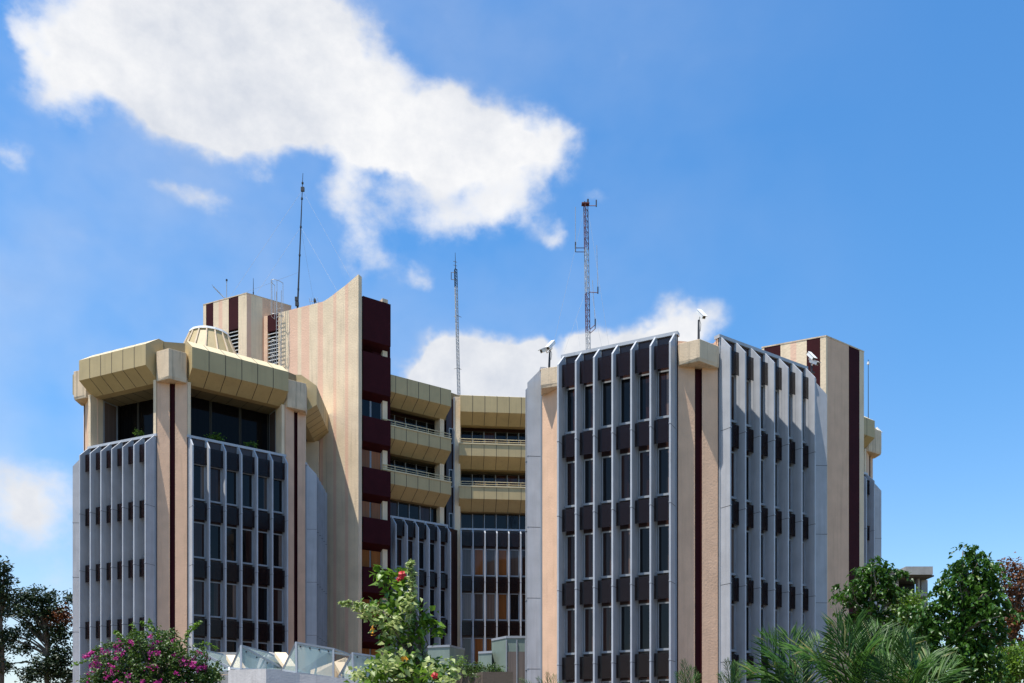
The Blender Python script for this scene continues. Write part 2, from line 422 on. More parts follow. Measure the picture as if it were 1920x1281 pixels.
def pillar(part, fA, fB, D, ztop, cap, stripe=(.42, .60), mat='tan', bottom=GZ, capmat='cap', co=.16):
    A, B, A2, B2, d, inw = notch(fA, fB, D)
    A = A + d*.008; B = B - d*.008; A2 = A2 + d*.008; B2 = B2 - d*.008
    c = lambda v: (v.x, v.y)
    if stripe:
        p1 = A + (B-A)*stripe[0]; p2 = A + (B-A)*stripe[1]
        poly = [c(A), c(p1), c(p1 + inw*.14), c(p2 + inw*.14), c(p2), c(B), c(B2), c(A2)]
        m = MB().prism(poly, bottom, ztop, mat, side_mats={1: 'maroon', 2: 'maroon', 3: 'maroon'})
    else:
        m = MB().prism([c(A), c(B), c(B2), c(A2)], bottom, ztop, mat)
    build(m, 'pillar', part)
    if cap:
        ap = Vector((*cross_pt(fA, fA.D - .12, fB, fB.D - .12), 0)) - inw*.08
        A3 = A - inw*co; B3 = B - inw*co
        z0, z1 = cap
        m = MB()
        # the block tapers a little underneath
        cen = (A + B + A2 + B2)/4
        top = [A3, ap, B3, B2, A2]
        low = [A3 + (cen - A3)*.02, ap + (cen-ap)*.05, B3 + (cen - B3)*.02, B2, A2]
        n = 5
        vs = [(p.x, p.y, z0) for p in low] + [(p.x, p.y, z0 + .16) for p in top] + [(p.x, p.y, z1) for p in top]
        fs = [tuple(range(n-1, -1, -1)), tuple(range(2*n, 3*n))]
        for i in range(n):
            j = (i+1) % n; fs += [(i, j, j+n, i+n), (i+n, j+n, j+2*n, i+2*n)]
        m.add(vs, fs, capmat)
        o = build(m, 'pillar_cap', part)
        bv = o.modifiers.new('bevel', 'BEVEL'); bv.width = .018; bv.segments = 2
def fascia(part, f, zt, zb, name='fascia', rise=.7, low=.68, top='fascia_top', x0=-.05, x1=None, d1=1.0, slab=None, mat='fascia', nb=None, under='fascia', back=1.5):
    """angular panelled apron: upright face, slanting back above and below"""
    x1 = f.L + .05 if x1 is None else x1
    m = MB()
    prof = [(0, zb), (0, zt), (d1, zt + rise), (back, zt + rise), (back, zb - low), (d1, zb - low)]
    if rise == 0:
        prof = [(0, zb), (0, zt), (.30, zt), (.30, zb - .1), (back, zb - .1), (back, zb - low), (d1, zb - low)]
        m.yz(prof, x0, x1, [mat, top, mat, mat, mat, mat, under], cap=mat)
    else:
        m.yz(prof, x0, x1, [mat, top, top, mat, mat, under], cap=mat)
    n = nb or f.nb
    for k in range(1, n):
        x = x0 + (x1 - x0)*k/n
        if rise == 0:
            g = [(-.006, zb), (-.006, zt + .004), (.02, zt + .004), (.02, zb), (d1, zb - low + .02), (d1, zb - low - .006)]
        else:
            g = [(-.006, zb), (-.006, zt), (d1, zt + rise + .006), (d1, zt + rise - .02), (.02, zt - .02), (.02, zb), (d1, zb - low + .02), (d1, zb - low - .006)]
        m.yz(g, x - .017, x + .017, 'joint')
    if rise == 0:
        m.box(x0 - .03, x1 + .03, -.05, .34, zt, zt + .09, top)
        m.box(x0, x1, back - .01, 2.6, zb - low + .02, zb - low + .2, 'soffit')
    return build(m, name, part, f.at(0), f.rz)

def hex_body(part_name, fd, fa, fb, fc, D, ztop, storeys_above=None):
    """wall ring of a six-sided tower: sides d, a, b, c face the street, the other two mirror them"""
    C = (Vector((*fd.w(0, D), 0)) + Vector((*fd.w(fd.L, D), 0)) + Vector((*fc.w(0, D), 0)) + Vector((*fc.w(fc.L, D), 0)))/4
    poly, sides = [], {}
    fs = [fd, fa, fb, fc]
    for i, f in enumerate(fs):
        sides[len(poly)] = 'spandrel'
        poly.append(f.w(-.14, f.D)); poly.append(f.w(f.L + .14, f.D))
        if i < 3:
            A, B, A2, B2, d, inw = notch(f, fs[i+1], D)
            poly += [(A2.x, A2.y), (B2.x, B2.y)]
    mir = lambda p: (2*C.x - p[0], 2*C.y - p[1])
    poly += [mir(fa.w(0, D)), mir(fa.w(fa.L, D)), mir(fb.w(0, D)), mir(fb.w(fb.L, D))]
    m = MB().prism(poly, GZ, ztop - .16, 'tan', top='roof', side_mats=sides)
    return m, C, mir

# ---- right tower
D = .72
ra = Facet((2.155, 42.6), (7.0, 40.2), 6)
rb = Facet((9.82, 40.72), (14.75, 44.1), 6)
rc = Facet((16.07, 46.3), (15.6, 51.7), 6)
rd = Facet((.28, 50.2), (.76, 44.75), 6)
ra.D = .80; rb.D = .63
m, RC, _ = hex_body('tower', rd, ra, rb, rc, D, 18.65)
rt = build(m, 'tower', root); rt['label'] = 'right tower clad in grey fins with flat top and camera poles'
dress(rt, ra); dress(rt, rb); dress(rt, rc, fins=[0, 1], bays=[0]); dress(rt, rd, fins=[5, 6], bays=[5])
pillar(rt, rd, ra, D, 18.1, (17.2, 18.15), stripe=None, co=.08); pillar(rt, ra, rb, D, 17.3, (17.08, 18.05)); pillar(rt, rb, rc, D, 18.2, None)

# ---- left tower
la = Facet((-26.66, 55.9), (-21.69, 53.6), 6)
lb = Facet((-19.0, 54.0), (-14.25, 57.6), 6)
lc = Facet((-12.9, 59.9), (-13.18, 65.3), 6)
ld = Facet((-28.55, 63.6), (-28.16, 58.15), 6)
la.D = .78; lb.D = .66
def garden_tower(fd, fa, fb, fc, label, par=18.65, zt=23.75, zb=22.5, cap=(21.72, 23.5), full=True, dressed=None):
    m, C, mir = hex_body('tower', fd, fa, fb, fc, D, par)
    fs = [fd, fa, fb, fc]
    inner = []
    for f in fs: inner += [f.w(-.1, 2.9), f.w(f.L + .1, 2.9)]
    inner += [mir(fa.w(0, 2.9)), mir(fa.w(fa.L, 2.9)), mir(fb.w(0, 2.9)), mir(fb.w(fb.L, 2.9))]
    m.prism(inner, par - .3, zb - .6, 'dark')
    rim = []
    for f in fs: rim += [f.w(0, 1.3), f.w(f.L, 1.3)]
    rim += [mir(fa.w(0, 1.3)), mir(fa.w(fa.L, 1.3)), mir(fb.w(0, 1.3)), mir(fb.w(fb.L, 1.3))]
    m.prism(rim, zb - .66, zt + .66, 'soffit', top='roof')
    t = build(m, 'tower', root); t['label'] = label
    for i, f in enumerate(fs):
        kw = (dressed or {}).get(i, {})
        if kw is None: continue
        dress(t, f, ztop=par, sills=[s + par - 18.65 for s in SILLS], top_s=par - .5, **kw)
        fascia(t, f, zt, zb)
        # return walls and glazing of the set-back storey
        for x0, x1, sgn in ((-.1, .1, 1), (f.L - .1, f.L + .1, -1)):
            build(MB().box(x0, x1, D, D + .95, par - .2, zb - .62, 'cream'), 'return_wall', t, f.at(0), f.rz)
            xi = x1 if sgn > 0 else x0
            w = MB()
            w.box(xi - .09 if sgn > 0 else xi + .01, xi - .01 if sgn > 0 else xi + .09, D + .97, D + 2.05, par - .15, zb - .64, 'frame')
            a, b_ = (xi - .008, xi + .004) if sgn > 0 else (xi - .004, xi + .008)
            w.box(a, b_, D + 1.06, D + 1.96, par, zb - .75, 'glass_tan')
            build(w, 'window', t, f.at(0), f.rz)
        for k in range(3):
            w = MB(); x0 = .12 + (f.L - .24)/3*k; x1 = .12 + (f.L - .24)/3*(k+1) - .02
            w.box(x0, x0+.07, 2.82, 2.88, par - .1, zb - .67, 'joint'); w.box(x1-.07, x1, 2.82, 2.88, par - .1, zb - .67, 'joint')
            w.box(x0+.07, x1-.07, 2.84, 2.87, par - .1, zb - .67, 'glass_shaded')
            build(w, 'window', t, f.at(0), f.rz)
        s = MB()
        for k in range(1, 6): s.box(f.L*k/6 - .015, f.L*k/6 + .015, 1.52, 2.8, zb - .668, zb - .664, 'joint')
        build(s, 'soffit_joint', t, f.at(0), f.rz)
    for A, B, st in ((fd, fa, (.10, .30)), (fa, fb, (.42, .60)), (fb, fc, (.42, .60))):
        pillar(t, A, B, D, cap[0] + .2, cap, stripe=st)
    return t, C
lt, LC = garden_tower(ld, la, lb, lc, 'left tower with beige roof apron over a set-back top storey',
                      dressed={0: dict(fins=[5, 6], bays=[5])})
# dark-striped return beyond the last side of the left tower
m = MB()
base = lc.at(lc.L + .15, .75)
build(MB().box(.0, .5, .72, 1.4, GZ, 21.9, 'maroon'), 'pillar', lt, lc.at(lc.L + .12), lc.rz)
# roof lantern
m = MB(); n = 16; cx, cy = LC.x + .1, LC.y
def ring(r, z): return [(cx + r*math.sin(2*math.pi*(k+.5)/n), cy + r*math.cos(2*math.pi*(k+.5)/n), z) for k in range(n)]
r0, r1 = ring(2.7, 24.4), ring(1.27, 27.85)
m.add(r0 + r1, [((k+1) % n, k, k+n, (k+1) % n + n) for k in range(n)], 'fascia')
m.add(ring(1.36, 27.85) + ring(1.31, 28.0), [((k+1) % n, k, k+n, (k+1) % n + n) for k in range(n)] + [tuple(range(2*n-1, n-1, -1)), tuple(range(n))], 'whitepaint')
lan = build(m, 'roof_lantern', lt)
rib = MB()
for k in range(n):
    a = Vector(r0[k]); b = Vector(r1[k]); o_ = Vector((a.x-cx, a.y-cy, 0)).normalized()*.03
    rib.tube(a + o_, b + o_, .085, 'cap', .06, n=4)
lanr = build(rib, 'lantern_ribs', lt)

# ---- rear tower seen past the right-hand stair block
bu = Vector((.809, .588, 0))
qb = Facet((26.5 - .809*5.9, 66.3 - .588*5.9), (26.5, 66.3), 6)
qc = Facet((28.05, 68.9), (27.6, 74.4), 6)
qa = Facet((26.5 - .809*5.9 - 2.7 - 4.9, 66.3 - .588*5.9 - .4 + 2.3), (26.5 - .809*5.9 - 2.7, 66.3 - .588*5.9 - .4), 6)
qd = Facet((12.4, 74.5), (12.8, 69.2), 6)
qt, QC = garden_tower(qd, qa, qb, qc, 'rear tower mostly hidden behind the right stair block', par=20.1,
                      dressed={0: None, 1: None, 2: dict(fins=[4, 5, 6], bays=[4, 5]), 3: dict(fins=[0, 1], bays=[0])})

# ---- plain masonry with painted upright bands
def tpx(A, B, x):
    """how far along the plan line A-B the photograph column x falls (metres)"""
    A, B = Vector(A), Vector(B); u = (B - A).normalized(); k = (x - 960)/F
    return (k*A.y - A.x)/(u.x - k*u.y)
def banded(m, A, B, bands, z0, z1, louvre=None):
    """bands: (photo column where it ends, material)"""
    A, B = Vector(A), Vector(B); u = (B - A).normalized(); L = (B - A).length; inw = Vector((-u.y, u.x)); t0 = 0
    for x, mat in bands:
        t1 = L if x is None else max(t0 + .01, min(L, tpx(A, B, x)))
        p, q = A + u*t0, A + u*t1
        if mat == 'LOUVRE':
            zl = louvre
            m.add([(p.x,p.y,zl),(q.x,q.y,zl),(q.x,q.y,z1),(p.x,p.y,z1)], [(0,1,2,3)], 'maroon')
            i1 = inw*.35
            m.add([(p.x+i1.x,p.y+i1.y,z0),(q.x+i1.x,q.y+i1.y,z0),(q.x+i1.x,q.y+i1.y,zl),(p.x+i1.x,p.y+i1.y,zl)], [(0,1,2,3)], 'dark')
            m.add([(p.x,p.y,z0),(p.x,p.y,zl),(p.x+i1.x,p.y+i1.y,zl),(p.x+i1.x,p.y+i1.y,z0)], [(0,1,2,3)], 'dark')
            m.add([(q.x,q.y,z0),(q.x,q.y,zl),(q.x+i1.x,q.y+i1.y,zl),(q.x+i1.x,q.y+i1.y,z0)], [(3,2,1,0)], 'tan')
            m.add([(p.x,p.y,zl),(q.x,q.y,zl),(q.x+i1.x,q.y+i1.y,zl),(p.x+i1.x,p.y+i1.y,zl)], [(0,1,2,3)], 'maroon')
        else:
            m.add([(p.x,p.y,z0),(q.x,q.y,z0),(q.x,q.y,z1),(p.x,p.y,z1)], [(0,1,2,3)], mat)
        t0 = t1
def louvres(parent, A, B, x0, x1, z0, z1, step=.28):
    A, B = Vector(A), Vector(B); u = (B - A).normalized(); t0, t1 = tpx(A, B, x0), tpx(A, B, x1)
    m = MB(); z = z1 - .12
    while z > z0:
        m.yz([(0.0, z - .10), (.02, z - .12), (.22, z + .07), (.20, z + .09)], t0 + .01, t1 - .01, 'louvre'); z -= step
    return build(m, 'louvre', parent, (A.x, A.y, 0), math.atan2(u.y, u.x))
def block(K, ua, La, ub, Lb, z1, bands_a, bands_b, label, louvre=None, lspan=None):
    K = Vector(K); A = K + Vector(ua)*La; B = K + Vector(ub)*Lb; Q = A + Vector(ub)*Lb
    m = MB()
    banded(m, A, K, bands_a, GZ, z1, louvre); banded(m, K, B, bands_b, GZ, z1)
    m.add([(B.x,B.y,GZ),(Q.x,Q.y,GZ),(Q.x,Q.y,z1),(B.x,B.y,z1)], [(0,1,2,3)], 'tan')
    m.add([(Q.x,Q.y,GZ),(A.x,A.y,GZ),(A.x,A.y,z1),(Q.x,Q.y,z1)], [(0,1,2,3)], 'tan')
    m.add([(A.x,A.y,z1),(K.x,K.y,z1),(B.x,B.y,z1),(Q.x,Q.y,z1)], [(0,1,2,3)], 'roof')
    # worn rim along the roof edge
    o = build(m, 'stair_block', root); o['label'] = label
    if lspan: louvres(o, A, K, lspan[0], lspan[1], louvre - 5, louvre)
    e = MB()
    for p, q in ((A, K), (K, B)):
        u = (q - p).normalized(); inw = Vector((-u.y, u.x))
        pts = [p - inw*.015 - u*.01, q - inw*.015 + u*.01, q + inw*.2, p + inw*.2]
        e.prism([(v.x, v.y) for v in pts], z1 + .002, z1 + .07, 'cap')
    build(e, 'roof_edge', o)
    return o
UA = (-.906, .4226); UB = (.819, .574)
lsb = block((-.2926*67, 67), UA, 4.22, UB, 3.43, 33.4,
      [(386.3, 'cream'), (400, 'maroon'), (410, 'cream'), (417, 'pinkband'), (428.7, 'cream'), (447, 'LOUVRE'), (None, 'cream')],
      [(471, 'pinkband'), (492, 'cream'), (None, 'tan')], 'left stair block with striped faces and louvred opening', louvre=31.0, lspan=(428.7, 447))
rsb = block((16.8, 48.5), UA, 3.37, UB, 3.4, 21.88,
      [(1433, 'cream'), (1463.5, 'maroon'), (1482, 'cream'), (1493, 'pinkband'), (1512.5, 'cream'), (1538, 'maroon'), (None, 'cream')],
      [(1551.5, 'cream'), (1591.5, 'tan'), (1611.5, 'maroon'), (None, 'cream')], 'right stair block with maroon stripes beside the right tower')

# ---- tall sweeping wall
WK = Vector((-10.84, 64.0)); WA = WK + Vector(UA)*8.45
m = MB()
bands = [(501.6,'tan'),(522,'LOUVRE'),(542,'cream'),(558,'pinkband'),(565,'cream'),(580,'pinkband'),(595.6,'cream'),(605.6,'pinkband'),(625,'cream'),(630.6,'pinkband'),(647,'cream'),(653,'pinkband'),(None,'cream')]
u = (WK - WA).normalized(); inw = Vector((-u.y, u.x)); L = (WK - WA).length; TH = .42
def wtop(t):   # from the corner of the sweep upward, t measured back from the free end
    pts = [(0, 33.27), (.55, 33.0), (1.1, 32.72), (1.9, 32.40), (2.5, 32.12), (3.05, 31.97), (9, 31.97)]
    for (a, za), (b, zb) in zip(pts, pts[1:]):
        if t <= b: return za + (zb - za)*(t - a)/(b - a)
    return 31.97
t0 = 0
LZ = 30.75
for x, mat in bands:
    t1 = L if x is None else tpx(WA, WK, x)
    n = max(1, int((t1 - t0)/.35)) if L - t1 < 3.2 else 1
    for k in range(n):
        a, b = t0 + (t1-t0)*k/n, t0 + (t1-t0)*(k+1)/n
        p, q = WA + u*a, WA + u*b; pi, qi = p + inw*TH, q + inw*TH; za, zb = wtop(L - a), wtop(L - b)
        zf = LZ if mat == 'LOUVRE' else GZ
        mm = 'maroon' if mat == 'LOUVRE' else mat
        m.add([(p.x,p.y,zf),(q.x,q.y,zf),(q.x,q.y,zb),(p.x,p.y,za)], [(0,1,2,3)], mm)
        m.add([(p.x,p.y,za),(q.x,q.y,zb),(qi.x,qi.y,zb),(pi.x,pi.y,za)], [(0,1,2,3)], 'cap')
        m.add([(pi.x,pi.y,GZ),(pi.x,pi.y,za),(qi.x,qi.y,zb),(qi.x,qi.y,GZ)], [(0,1,2,3)], 'cream')
        if mat == 'LOUVRE':
            j = inw*.3
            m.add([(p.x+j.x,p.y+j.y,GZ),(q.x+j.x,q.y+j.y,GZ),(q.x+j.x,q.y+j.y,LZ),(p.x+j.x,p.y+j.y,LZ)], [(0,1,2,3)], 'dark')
            m.add([(p.x,p.y,LZ),(p.x+j.x,p.y+j.y,LZ),(q.x+j.x,q.y+j.y,LZ),(q.x,q.y,LZ)], [(0,1,2,3)], 'maroon')
            m.add([(p.x,p.y,GZ),(p.x,p.y,LZ),(p.x+j.x,p.y+j.y,LZ),(p.x+j.x,p.y+j.y,GZ)], [(0,1,2,3)], 'tan')
            m.add([(q.x,q.y,GZ),(q.x,q.y,LZ),(q.x+j.x,q.y+j.y,LZ),(q.x+j.x,q.y+j.y,GZ)], [(3,2,1,0)], 'tan')
    t0 = t1
p, pi = WK, WK + inw*TH; m.add([(p.x,p.y,GZ),(pi.x,pi.y,GZ),(pi.x,pi.y,33.27),(p.x,p.y,33.27)], [(0,1,2,3)], 'cream')
p, pi = WA, WA + inw*TH; m.add([(p.x,p.y,GZ),(pi.x,pi.y,GZ),(pi.x,pi.y,31.97),(p.x,p.y,31.97)], [(3,2,1,0)], 'tan')
sweep = build(m, 'sweeping_wall', root); sweep['label'] = 'tall cream wall with pink bands and swept-up top'
louvres(sweep, WA, WK, 501.6, 522, 24, LZ)

# ---- maroon bay with its stacked balconies
mf = Facet((-10.60, 64.52), (-8.80, 65.78), 1)
m = MB().prism([(-10.1, 65.75), (-8.93, 66.55), (-9.95, 74), (-16, 75), (-16.3, 67.9)], GZ, 31.2, 'maroon', top='roof')
mbay = build(m, 'balcony_bay', root); mbay['label'] = 'dark maroon bay of stacked balconies beside the tall wall'
MB_Z = [(32.0, 28.95), (28.1, 25.3), (23.5, 21.7), (19.86, 18.0), (16.3, 14.5), (12.75, 10.95), (9.2, 7.4), (5.65, 3.85), (2.1, .3)]
for i, (zt, zb) in enumerate(MB_Z):
    c = MB()
    c.yz([(0, zb), (0, zt), (.12, zt + .02), (.95, zt + .02), (.95, zb - .42), (.85, zb - .42)], 0, mf.L, 'maroon')
    c.box(-.004, .05, -.03, .02, zb, zt, 'maroon')
    build(c, 'balcony', mbay, mf.at(0), mf.rz)
for i in range(1, len(MB_Z) - 1):
    zt, zb = MB_Z[i][1] - .42, MB_Z[i+1][0]
    for k in range(2):
        w = MB(); x0 = .02 + .87*k; x1 = x0 + .85
        w.box(x0, x0+.05, .60, .66, zb, zt, 'frame' if i < 3 else 'joint'); w.box(x1-.05, x1, .60, .66, zb, zt, 'frame')
        w.box(x0+.05, x1-.05, .62, .65, zb, zt, 'glass' if i < 2 else ('glass_orange' if k < 2 and i > 1 else 'glass'))
        build(w, 'window', mbay, mf.at(0), mf.rz)
build(MB().box(1.78, 2.16, .45, 1.3, GZ, 32.25, 'cream').box(1.75, 2.19, .42, 1.3, 32.25, 32.5, 'cap'), 'pillar', mbay, mf.at(0), mf.rz)

# ---- middle wing with three decks of beige balconies
m1 = Facet((-9.24, 65.8), (-4.67, 69.0), 6)
m2 = Facet((-3.93, 70.0), (1.62, 70.53), 6)
S_MID = [13.2, 9.75, 6.25, 2.75]
def mid_poly(d): return [m1.w(.3, d), m1.w(m1.L + .1, d), m2.w(-.15, d), m2.w(m2.L + 1.5, d), (6, 82), (-13, 82), (-10, 70)]
m = MB().prism(mid_poly(.72), GZ, 16.75, 'spandrel', top='roof')
m.prism(mid_poly(2.2), 16.7, 26.9, 'spandrel', top='roof')
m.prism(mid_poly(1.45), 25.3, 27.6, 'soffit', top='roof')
mw = build(m, 'middle_wing', root); mw['label'] = 'middle wing with beige balconies between the two finned towers'
pr = random.Random(5)
pats = {(0,0):'glass_tan',(1,0):'glass_orange',(2,0):'glass_tan',(3,0):'glass_orange',(4,0):'glass_tan',(0,1):'glass_tan',(1,1):'glass_tan',(2,1):'glass_tan',(3,1):'glass_orange',(4,1):'glass',
        (0,2):'glass_tan',(1,2):'glass_orange',(2,2):'glass_orange',(3,2):'glass_brown',(5,0):'glass_brown',(5,1):'glass_brown'}
dress(mw, m1, ztop=16.95, sills=S_MID, top_s=None, wh=2.15, pane_of=lambda k, j: pr.choice(['glass', 'glass_brown', 'glass_brown']), fins=range(1, 7), bays=range(1, 6))
dress(mw, m2, ztop=16.95, sills=S_MID, top_s=None, wh=2.15, drop=.5, pane_of=lambda k, j: pats.get((k, j), 'glass_brown'))
for f in (m1, m2):
    for k in range(f.nb):
        if f is m1 and k == 0: continue
        link('shade_panel', shade_mesh(f.b, 1.1), mw, f.at((k+.5)*f.b, 0, 15.5), f.rz)
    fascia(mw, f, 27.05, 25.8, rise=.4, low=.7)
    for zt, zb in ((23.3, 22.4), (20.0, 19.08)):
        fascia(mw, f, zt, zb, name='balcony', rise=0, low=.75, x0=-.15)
        r = MB()
        r.box(-.15, f.L + .1, .1, .15, zt + .42, zt + .46, 'fascia_top'); r.box(-.15, f.L + .1, .1, .15, zt + .24, zt + .27, 'fascia_top')
        for k in range(7): r.box(f.L*k/6 - .02, f.L*k/6 + .02, .11, .14, zt + .09, zt + .42, 'fascia')
        build(r, 'railing', mw, f.at(0), f.rz)
    for (z0, z1) in ((16.98, 18.3), (20.0, 21.6), (23.3, 25.0)):
        for k in range(f.nb):
            w = MB(); x0 = f.b*k + .02; x1 = f.b*(k+1) - .02; y = 2.08 if z0 > 17 else 1.5
            w.box(x0, x0+.05, y, y+.06, z0, z1, 'frame'); w.box(x1-.05, x1, y, y+.06, z0, z1, 'joint'); w.box(x0+.05, x1-.05, y, y+.06, z1-.06, z1, 'joint')
            w.box(x0+.05, x1-.05, y+.02, y+.05, z0, z1-.06, pr.choice(['glass', 'glass', 'glass_brown']))
            build(w, 'window', mw, f.at(0), f.rz)
    build(MB().box(-.1, f.L + .1, 1.6, 2.3, 16.95, 18.5, 'spandrel'), 'spandrel_band', mw, f.at(0), f.rz)
# masonry returns at the right end of the first range, and the slot between the two ranges
build(MB().box(m1.L - .35, m1.L + .02, 1.0, 1.8, 16.9, 25.3, 'cream'), 'return_wall', mw, m1.at(0), m1.rz)
build(MB().prism([(-4.50, 70.55), (-4.03, 70.6), (-4.03, 71.6), (-4.50, 71.6)], GZ, 27.15, 'cream'), 'pillar', mw)
build(MB().prism([(-5.1, 70.5), (-4.50, 70.75), (-4.50, 71.6), (-5.1, 71.6)], GZ, 27.0, 'spandrel'), 'stair_wall', mw)
for (z0, z1) in ((23.5, 24.7), (20.1, 21.5), (16.9, 18.1), (13.3, 14.9), (9.8, 11.4), (6.3, 7.9)):
    w = MB(); w.box(0, .36, -.04, .02, z0, z1, 'frame'); w.box(.07, .29, -.05, .0, z0 + .08, z1 - .08, 'glass')
    build(w, 'window', mw, (-4.93, 70.53, 0), math.atan2(.25, .6))
build(MB().box(-4.55, -4.47, 70.5, 70.58, GZ, 27.1, 'frame'), 'downpipe', mw)

# ---- caged ladder on the sweeping wall
ld_ = MB(); u2 = u; outw = -inw
tL, tR = tpx(WA, WK, 522) + .05, tpx(WA, WK, 532)
def wl(t, o, z): p = WA + u*t + outw*o; return (p.x, p.y, z)
for t in (tL, tR): ld_.tube(wl(t, .28, 24.5), wl(t, .28, 33.4), .025, 'galv', n=6)
z = 24.6
while z < 32.2: ld_.tube(wl(tL, .28, z), wl(tR, .28, z), .018, 'galv', n=5); z += .3
for z in (26, 28, 30, 31.6): 
    for t in (tL, tR): ld_.tube(wl(t, 0, z), wl(t, .28, z), .02, 'galv', n=5)
def hoop(z):
    pts = []; cm = (tL + tR)/2
    for k in range(9):
        a = math.pi*k/8; pts.append(wl(cm - math.cos(a)*.38, .28 + math.sin(a)*.75, z))
    for a, b in zip(pts, pts[1:]): ld_.tube(a, b, .02, 'galv', n=5)
    return pts
hs_ = [hoop(z) for z in (26.2, 27.3, 28.4, 29.5, 31.4, 33.9)]
for k in (1, 3, 5, 7): ld_.tube(hs_[0][k], hs_[3][k], .016, 'galv', n=5)
for k in (0, 2, 4, 6, 8): ld_.tube(hs_[4][k], hs_[5][k], .02, 'galv', n=5)
lad = build(ld_, 'ladder', root)
# ------------------------------------------------------------------ masts, cameras, small roof things
def lattice(m, base, top, w, levels, mats, n=3, r=.018):
    """triangular lattice mast; mats: material per level fraction"""
    base, top = Vector(base), Vector(top)
    P = []
    for i in range(levels + 1):
        c = base + (top - base)*(i/levels)
        P.append([c + Vector((w*math.cos(2*math.pi*k/n + .3), w*math.sin(2*math.pi*k/n + .3), 0)) for k in range(n)])
    for i in range(levels):
        mm = mats((i + .5)/levels)
        for k in range(n):
            m.tube(P[i][k], P[i+1][k], r*1.5, mm, n=5)
            m.tube(P[i][k], P[i+1][(k+1) % n] if i % 2 else P[i+1][k-1], r*.8, mm, n=4)
            m.tube(P[i+1][k], P[i+1][(k+1) % n], r*.8, mm, n=4)
def thing(name, loc, label, cat, group=None):
    o = bpy.data.objects.new(name, None); col.objects.link(o); o.location = loc
    ROOTLOC[o.name] = Matrix.Translation(Vector(loc)); return tag(o, label, cat, group)
# red and white lattice mast on the right tower
Y = 50.0
b = px(1105, 800, Y); t = px(1098, 384, Y)
e = thing('radio_mast', b, 'tall red and white lattice radio mast rising behind the right tower roof', 'radio mast', 'radio masts on the roofs')
m = MB(); lattice(m, b, t, .135, 40, lambda f: 'galv' if (f < .42 or .60 < f < .80) else 'rust', r=.014)
m.box(t.x - .22, t.x + .20, t.y - .15, t.y + .15, t.z, t.z + .06, 'rust'); build(m, 'lattice_frame', e)
m = MB()
m.tube(t + Vector((.12, 0, 0)), t + Vector((.13, 0, .30)), .05, 'black'); m.tube(t + Vector((-.05, 0, 0)), t + Vector((-.05, 0, .18)), .03, 'black'); build(m, 'beacon', e)
def arm(x0, y0, x1, y1, xt, yt, double=True):
    m = MB(); a, c = px(x0, y0, Y), px(x1, y1, Y); top = px(xt, yt, Y)
    m.tube(a, c, .022, 'rust', n=5)
    if double:
        dz = Vector((0, 0, -.22)); m.tube(a + dz, c + dz, .02, 'rust', n=5); m.tube(c, c + dz, .025, 'black', n=5)
    m.tube(c + Vector((0, 0, -.05)), c + Vector((0, 0, .32)), .035, 'black', n=6)
    m.tube(c, top, .014, 'galv', n=5); build(m, 'whip_aerial', e)
arm(1097, 465, 1079, 465, 1079, 388); arm(1104, 548, 1121, 549, 1119, 460, False); arm(1106, 618, 1116, 609, 1111, 526)
arm(1102, 386, 1118, 386, 1118, 378, False)
m = MB()
for gx, gy, tx, ty in ((1038, 645, 1095, 395), (1058, 660, 1097, 550), (1142, 650, 1103, 395), (1130, 660, 1103, 520), (1088, 655, 1081, 600)):
    m.tube(px(gx, gy, Y - 1), px(tx, ty, Y), .006, 'galv', n=4)
build(m, 'guy_wire', e)
# slim ladder mast behind the middle wing
Y = 74.0
b = px(860, 745, Y); t = px(854, 505, Y)
e = thing('radio_mast', b, 'slim grey ladder-like radio mast behind the beige balconies of the middle wing', 'radio mast', 'radio masts on the roofs')
m = MB(); lattice(m, b, t, .13, 36, lambda f: 'galv' if f < .86 else 'black', r=.02)
m.tube(t, px(853.5, 474, Y), .035, 'black', .015); build(m, 'lattice_frame', e)
m = MB(); a = px(846, 511, Y); c = px(846, 524, Y)
m.tube(a, c, .03, 'black', n=5); m.tube(a, px(853, 511, Y), .025, 'black', n=5); m.tube(c, px(854, 525, Y), .025, 'black', n=5)
for yy in (490, 497): m.tube(px(850, yy, Y), px(857, yy + 2, Y), .02, 'black', n=5)
for yy in (592, 690): m.tube(px(851, yy + 2, Y), px(858, yy, Y), .02, 'black', n=5); m.tube(px(858, yy, Y), px(865, yy + 3, Y), .02, 'black', n=5)
build(m, 'aerial', e)
# tall whip on the left stair block, its boxes and guys
Y = 68.6
b = px(557.5, 590, Y); t = px(568, 325, Y)
e = thing('radio_mast', b, 'tall thin black pole aerial held by guy wires above the left stair block', 'radio mast', 'radio masts on the roofs')
m = MB(); m.path([b, b.lerp(t, .35), b.lerp(t, .7), t], [.075, .055, .045, .018], 'black', n=7)
for f in (.18, .42, .62, .82, .93): q = b.lerp(t, f); m.tube(q - Vector((0, 0, .06)), q + Vector((0, 0, .06)), .085, 'black', n=6)
build(m, 'pole', e)
for f, dx in ((.07, -.02), (.105, -.06), (.88, .06)):
    q = b.lerp(t, f); build(MB().box(q.x + dx - .13, q.x + dx + .13, q.y - .2, q.y - .05, q.z - .16, q.z + .14, 'black'), 'junction_box', e)
m = MB()
for gx, gy, f, yy in ((432, 556, .88, 67.6), (480, 553, .62, 67.8), (430, 560, .3, 67.6), (662, 530, .88, 67), (640, 560, .62, 67), (590, 575, .62, 71)):
    m.tube(px(gx, gy, yy), b.lerp(t, f), .007, 'galv', n=4)
build(m, 'guy_wire', e)
def small(name, label, cat, fn, group=None):
    m = MB(); base = fn(m); e = build(m, name); tag(e, label, cat, group); return e
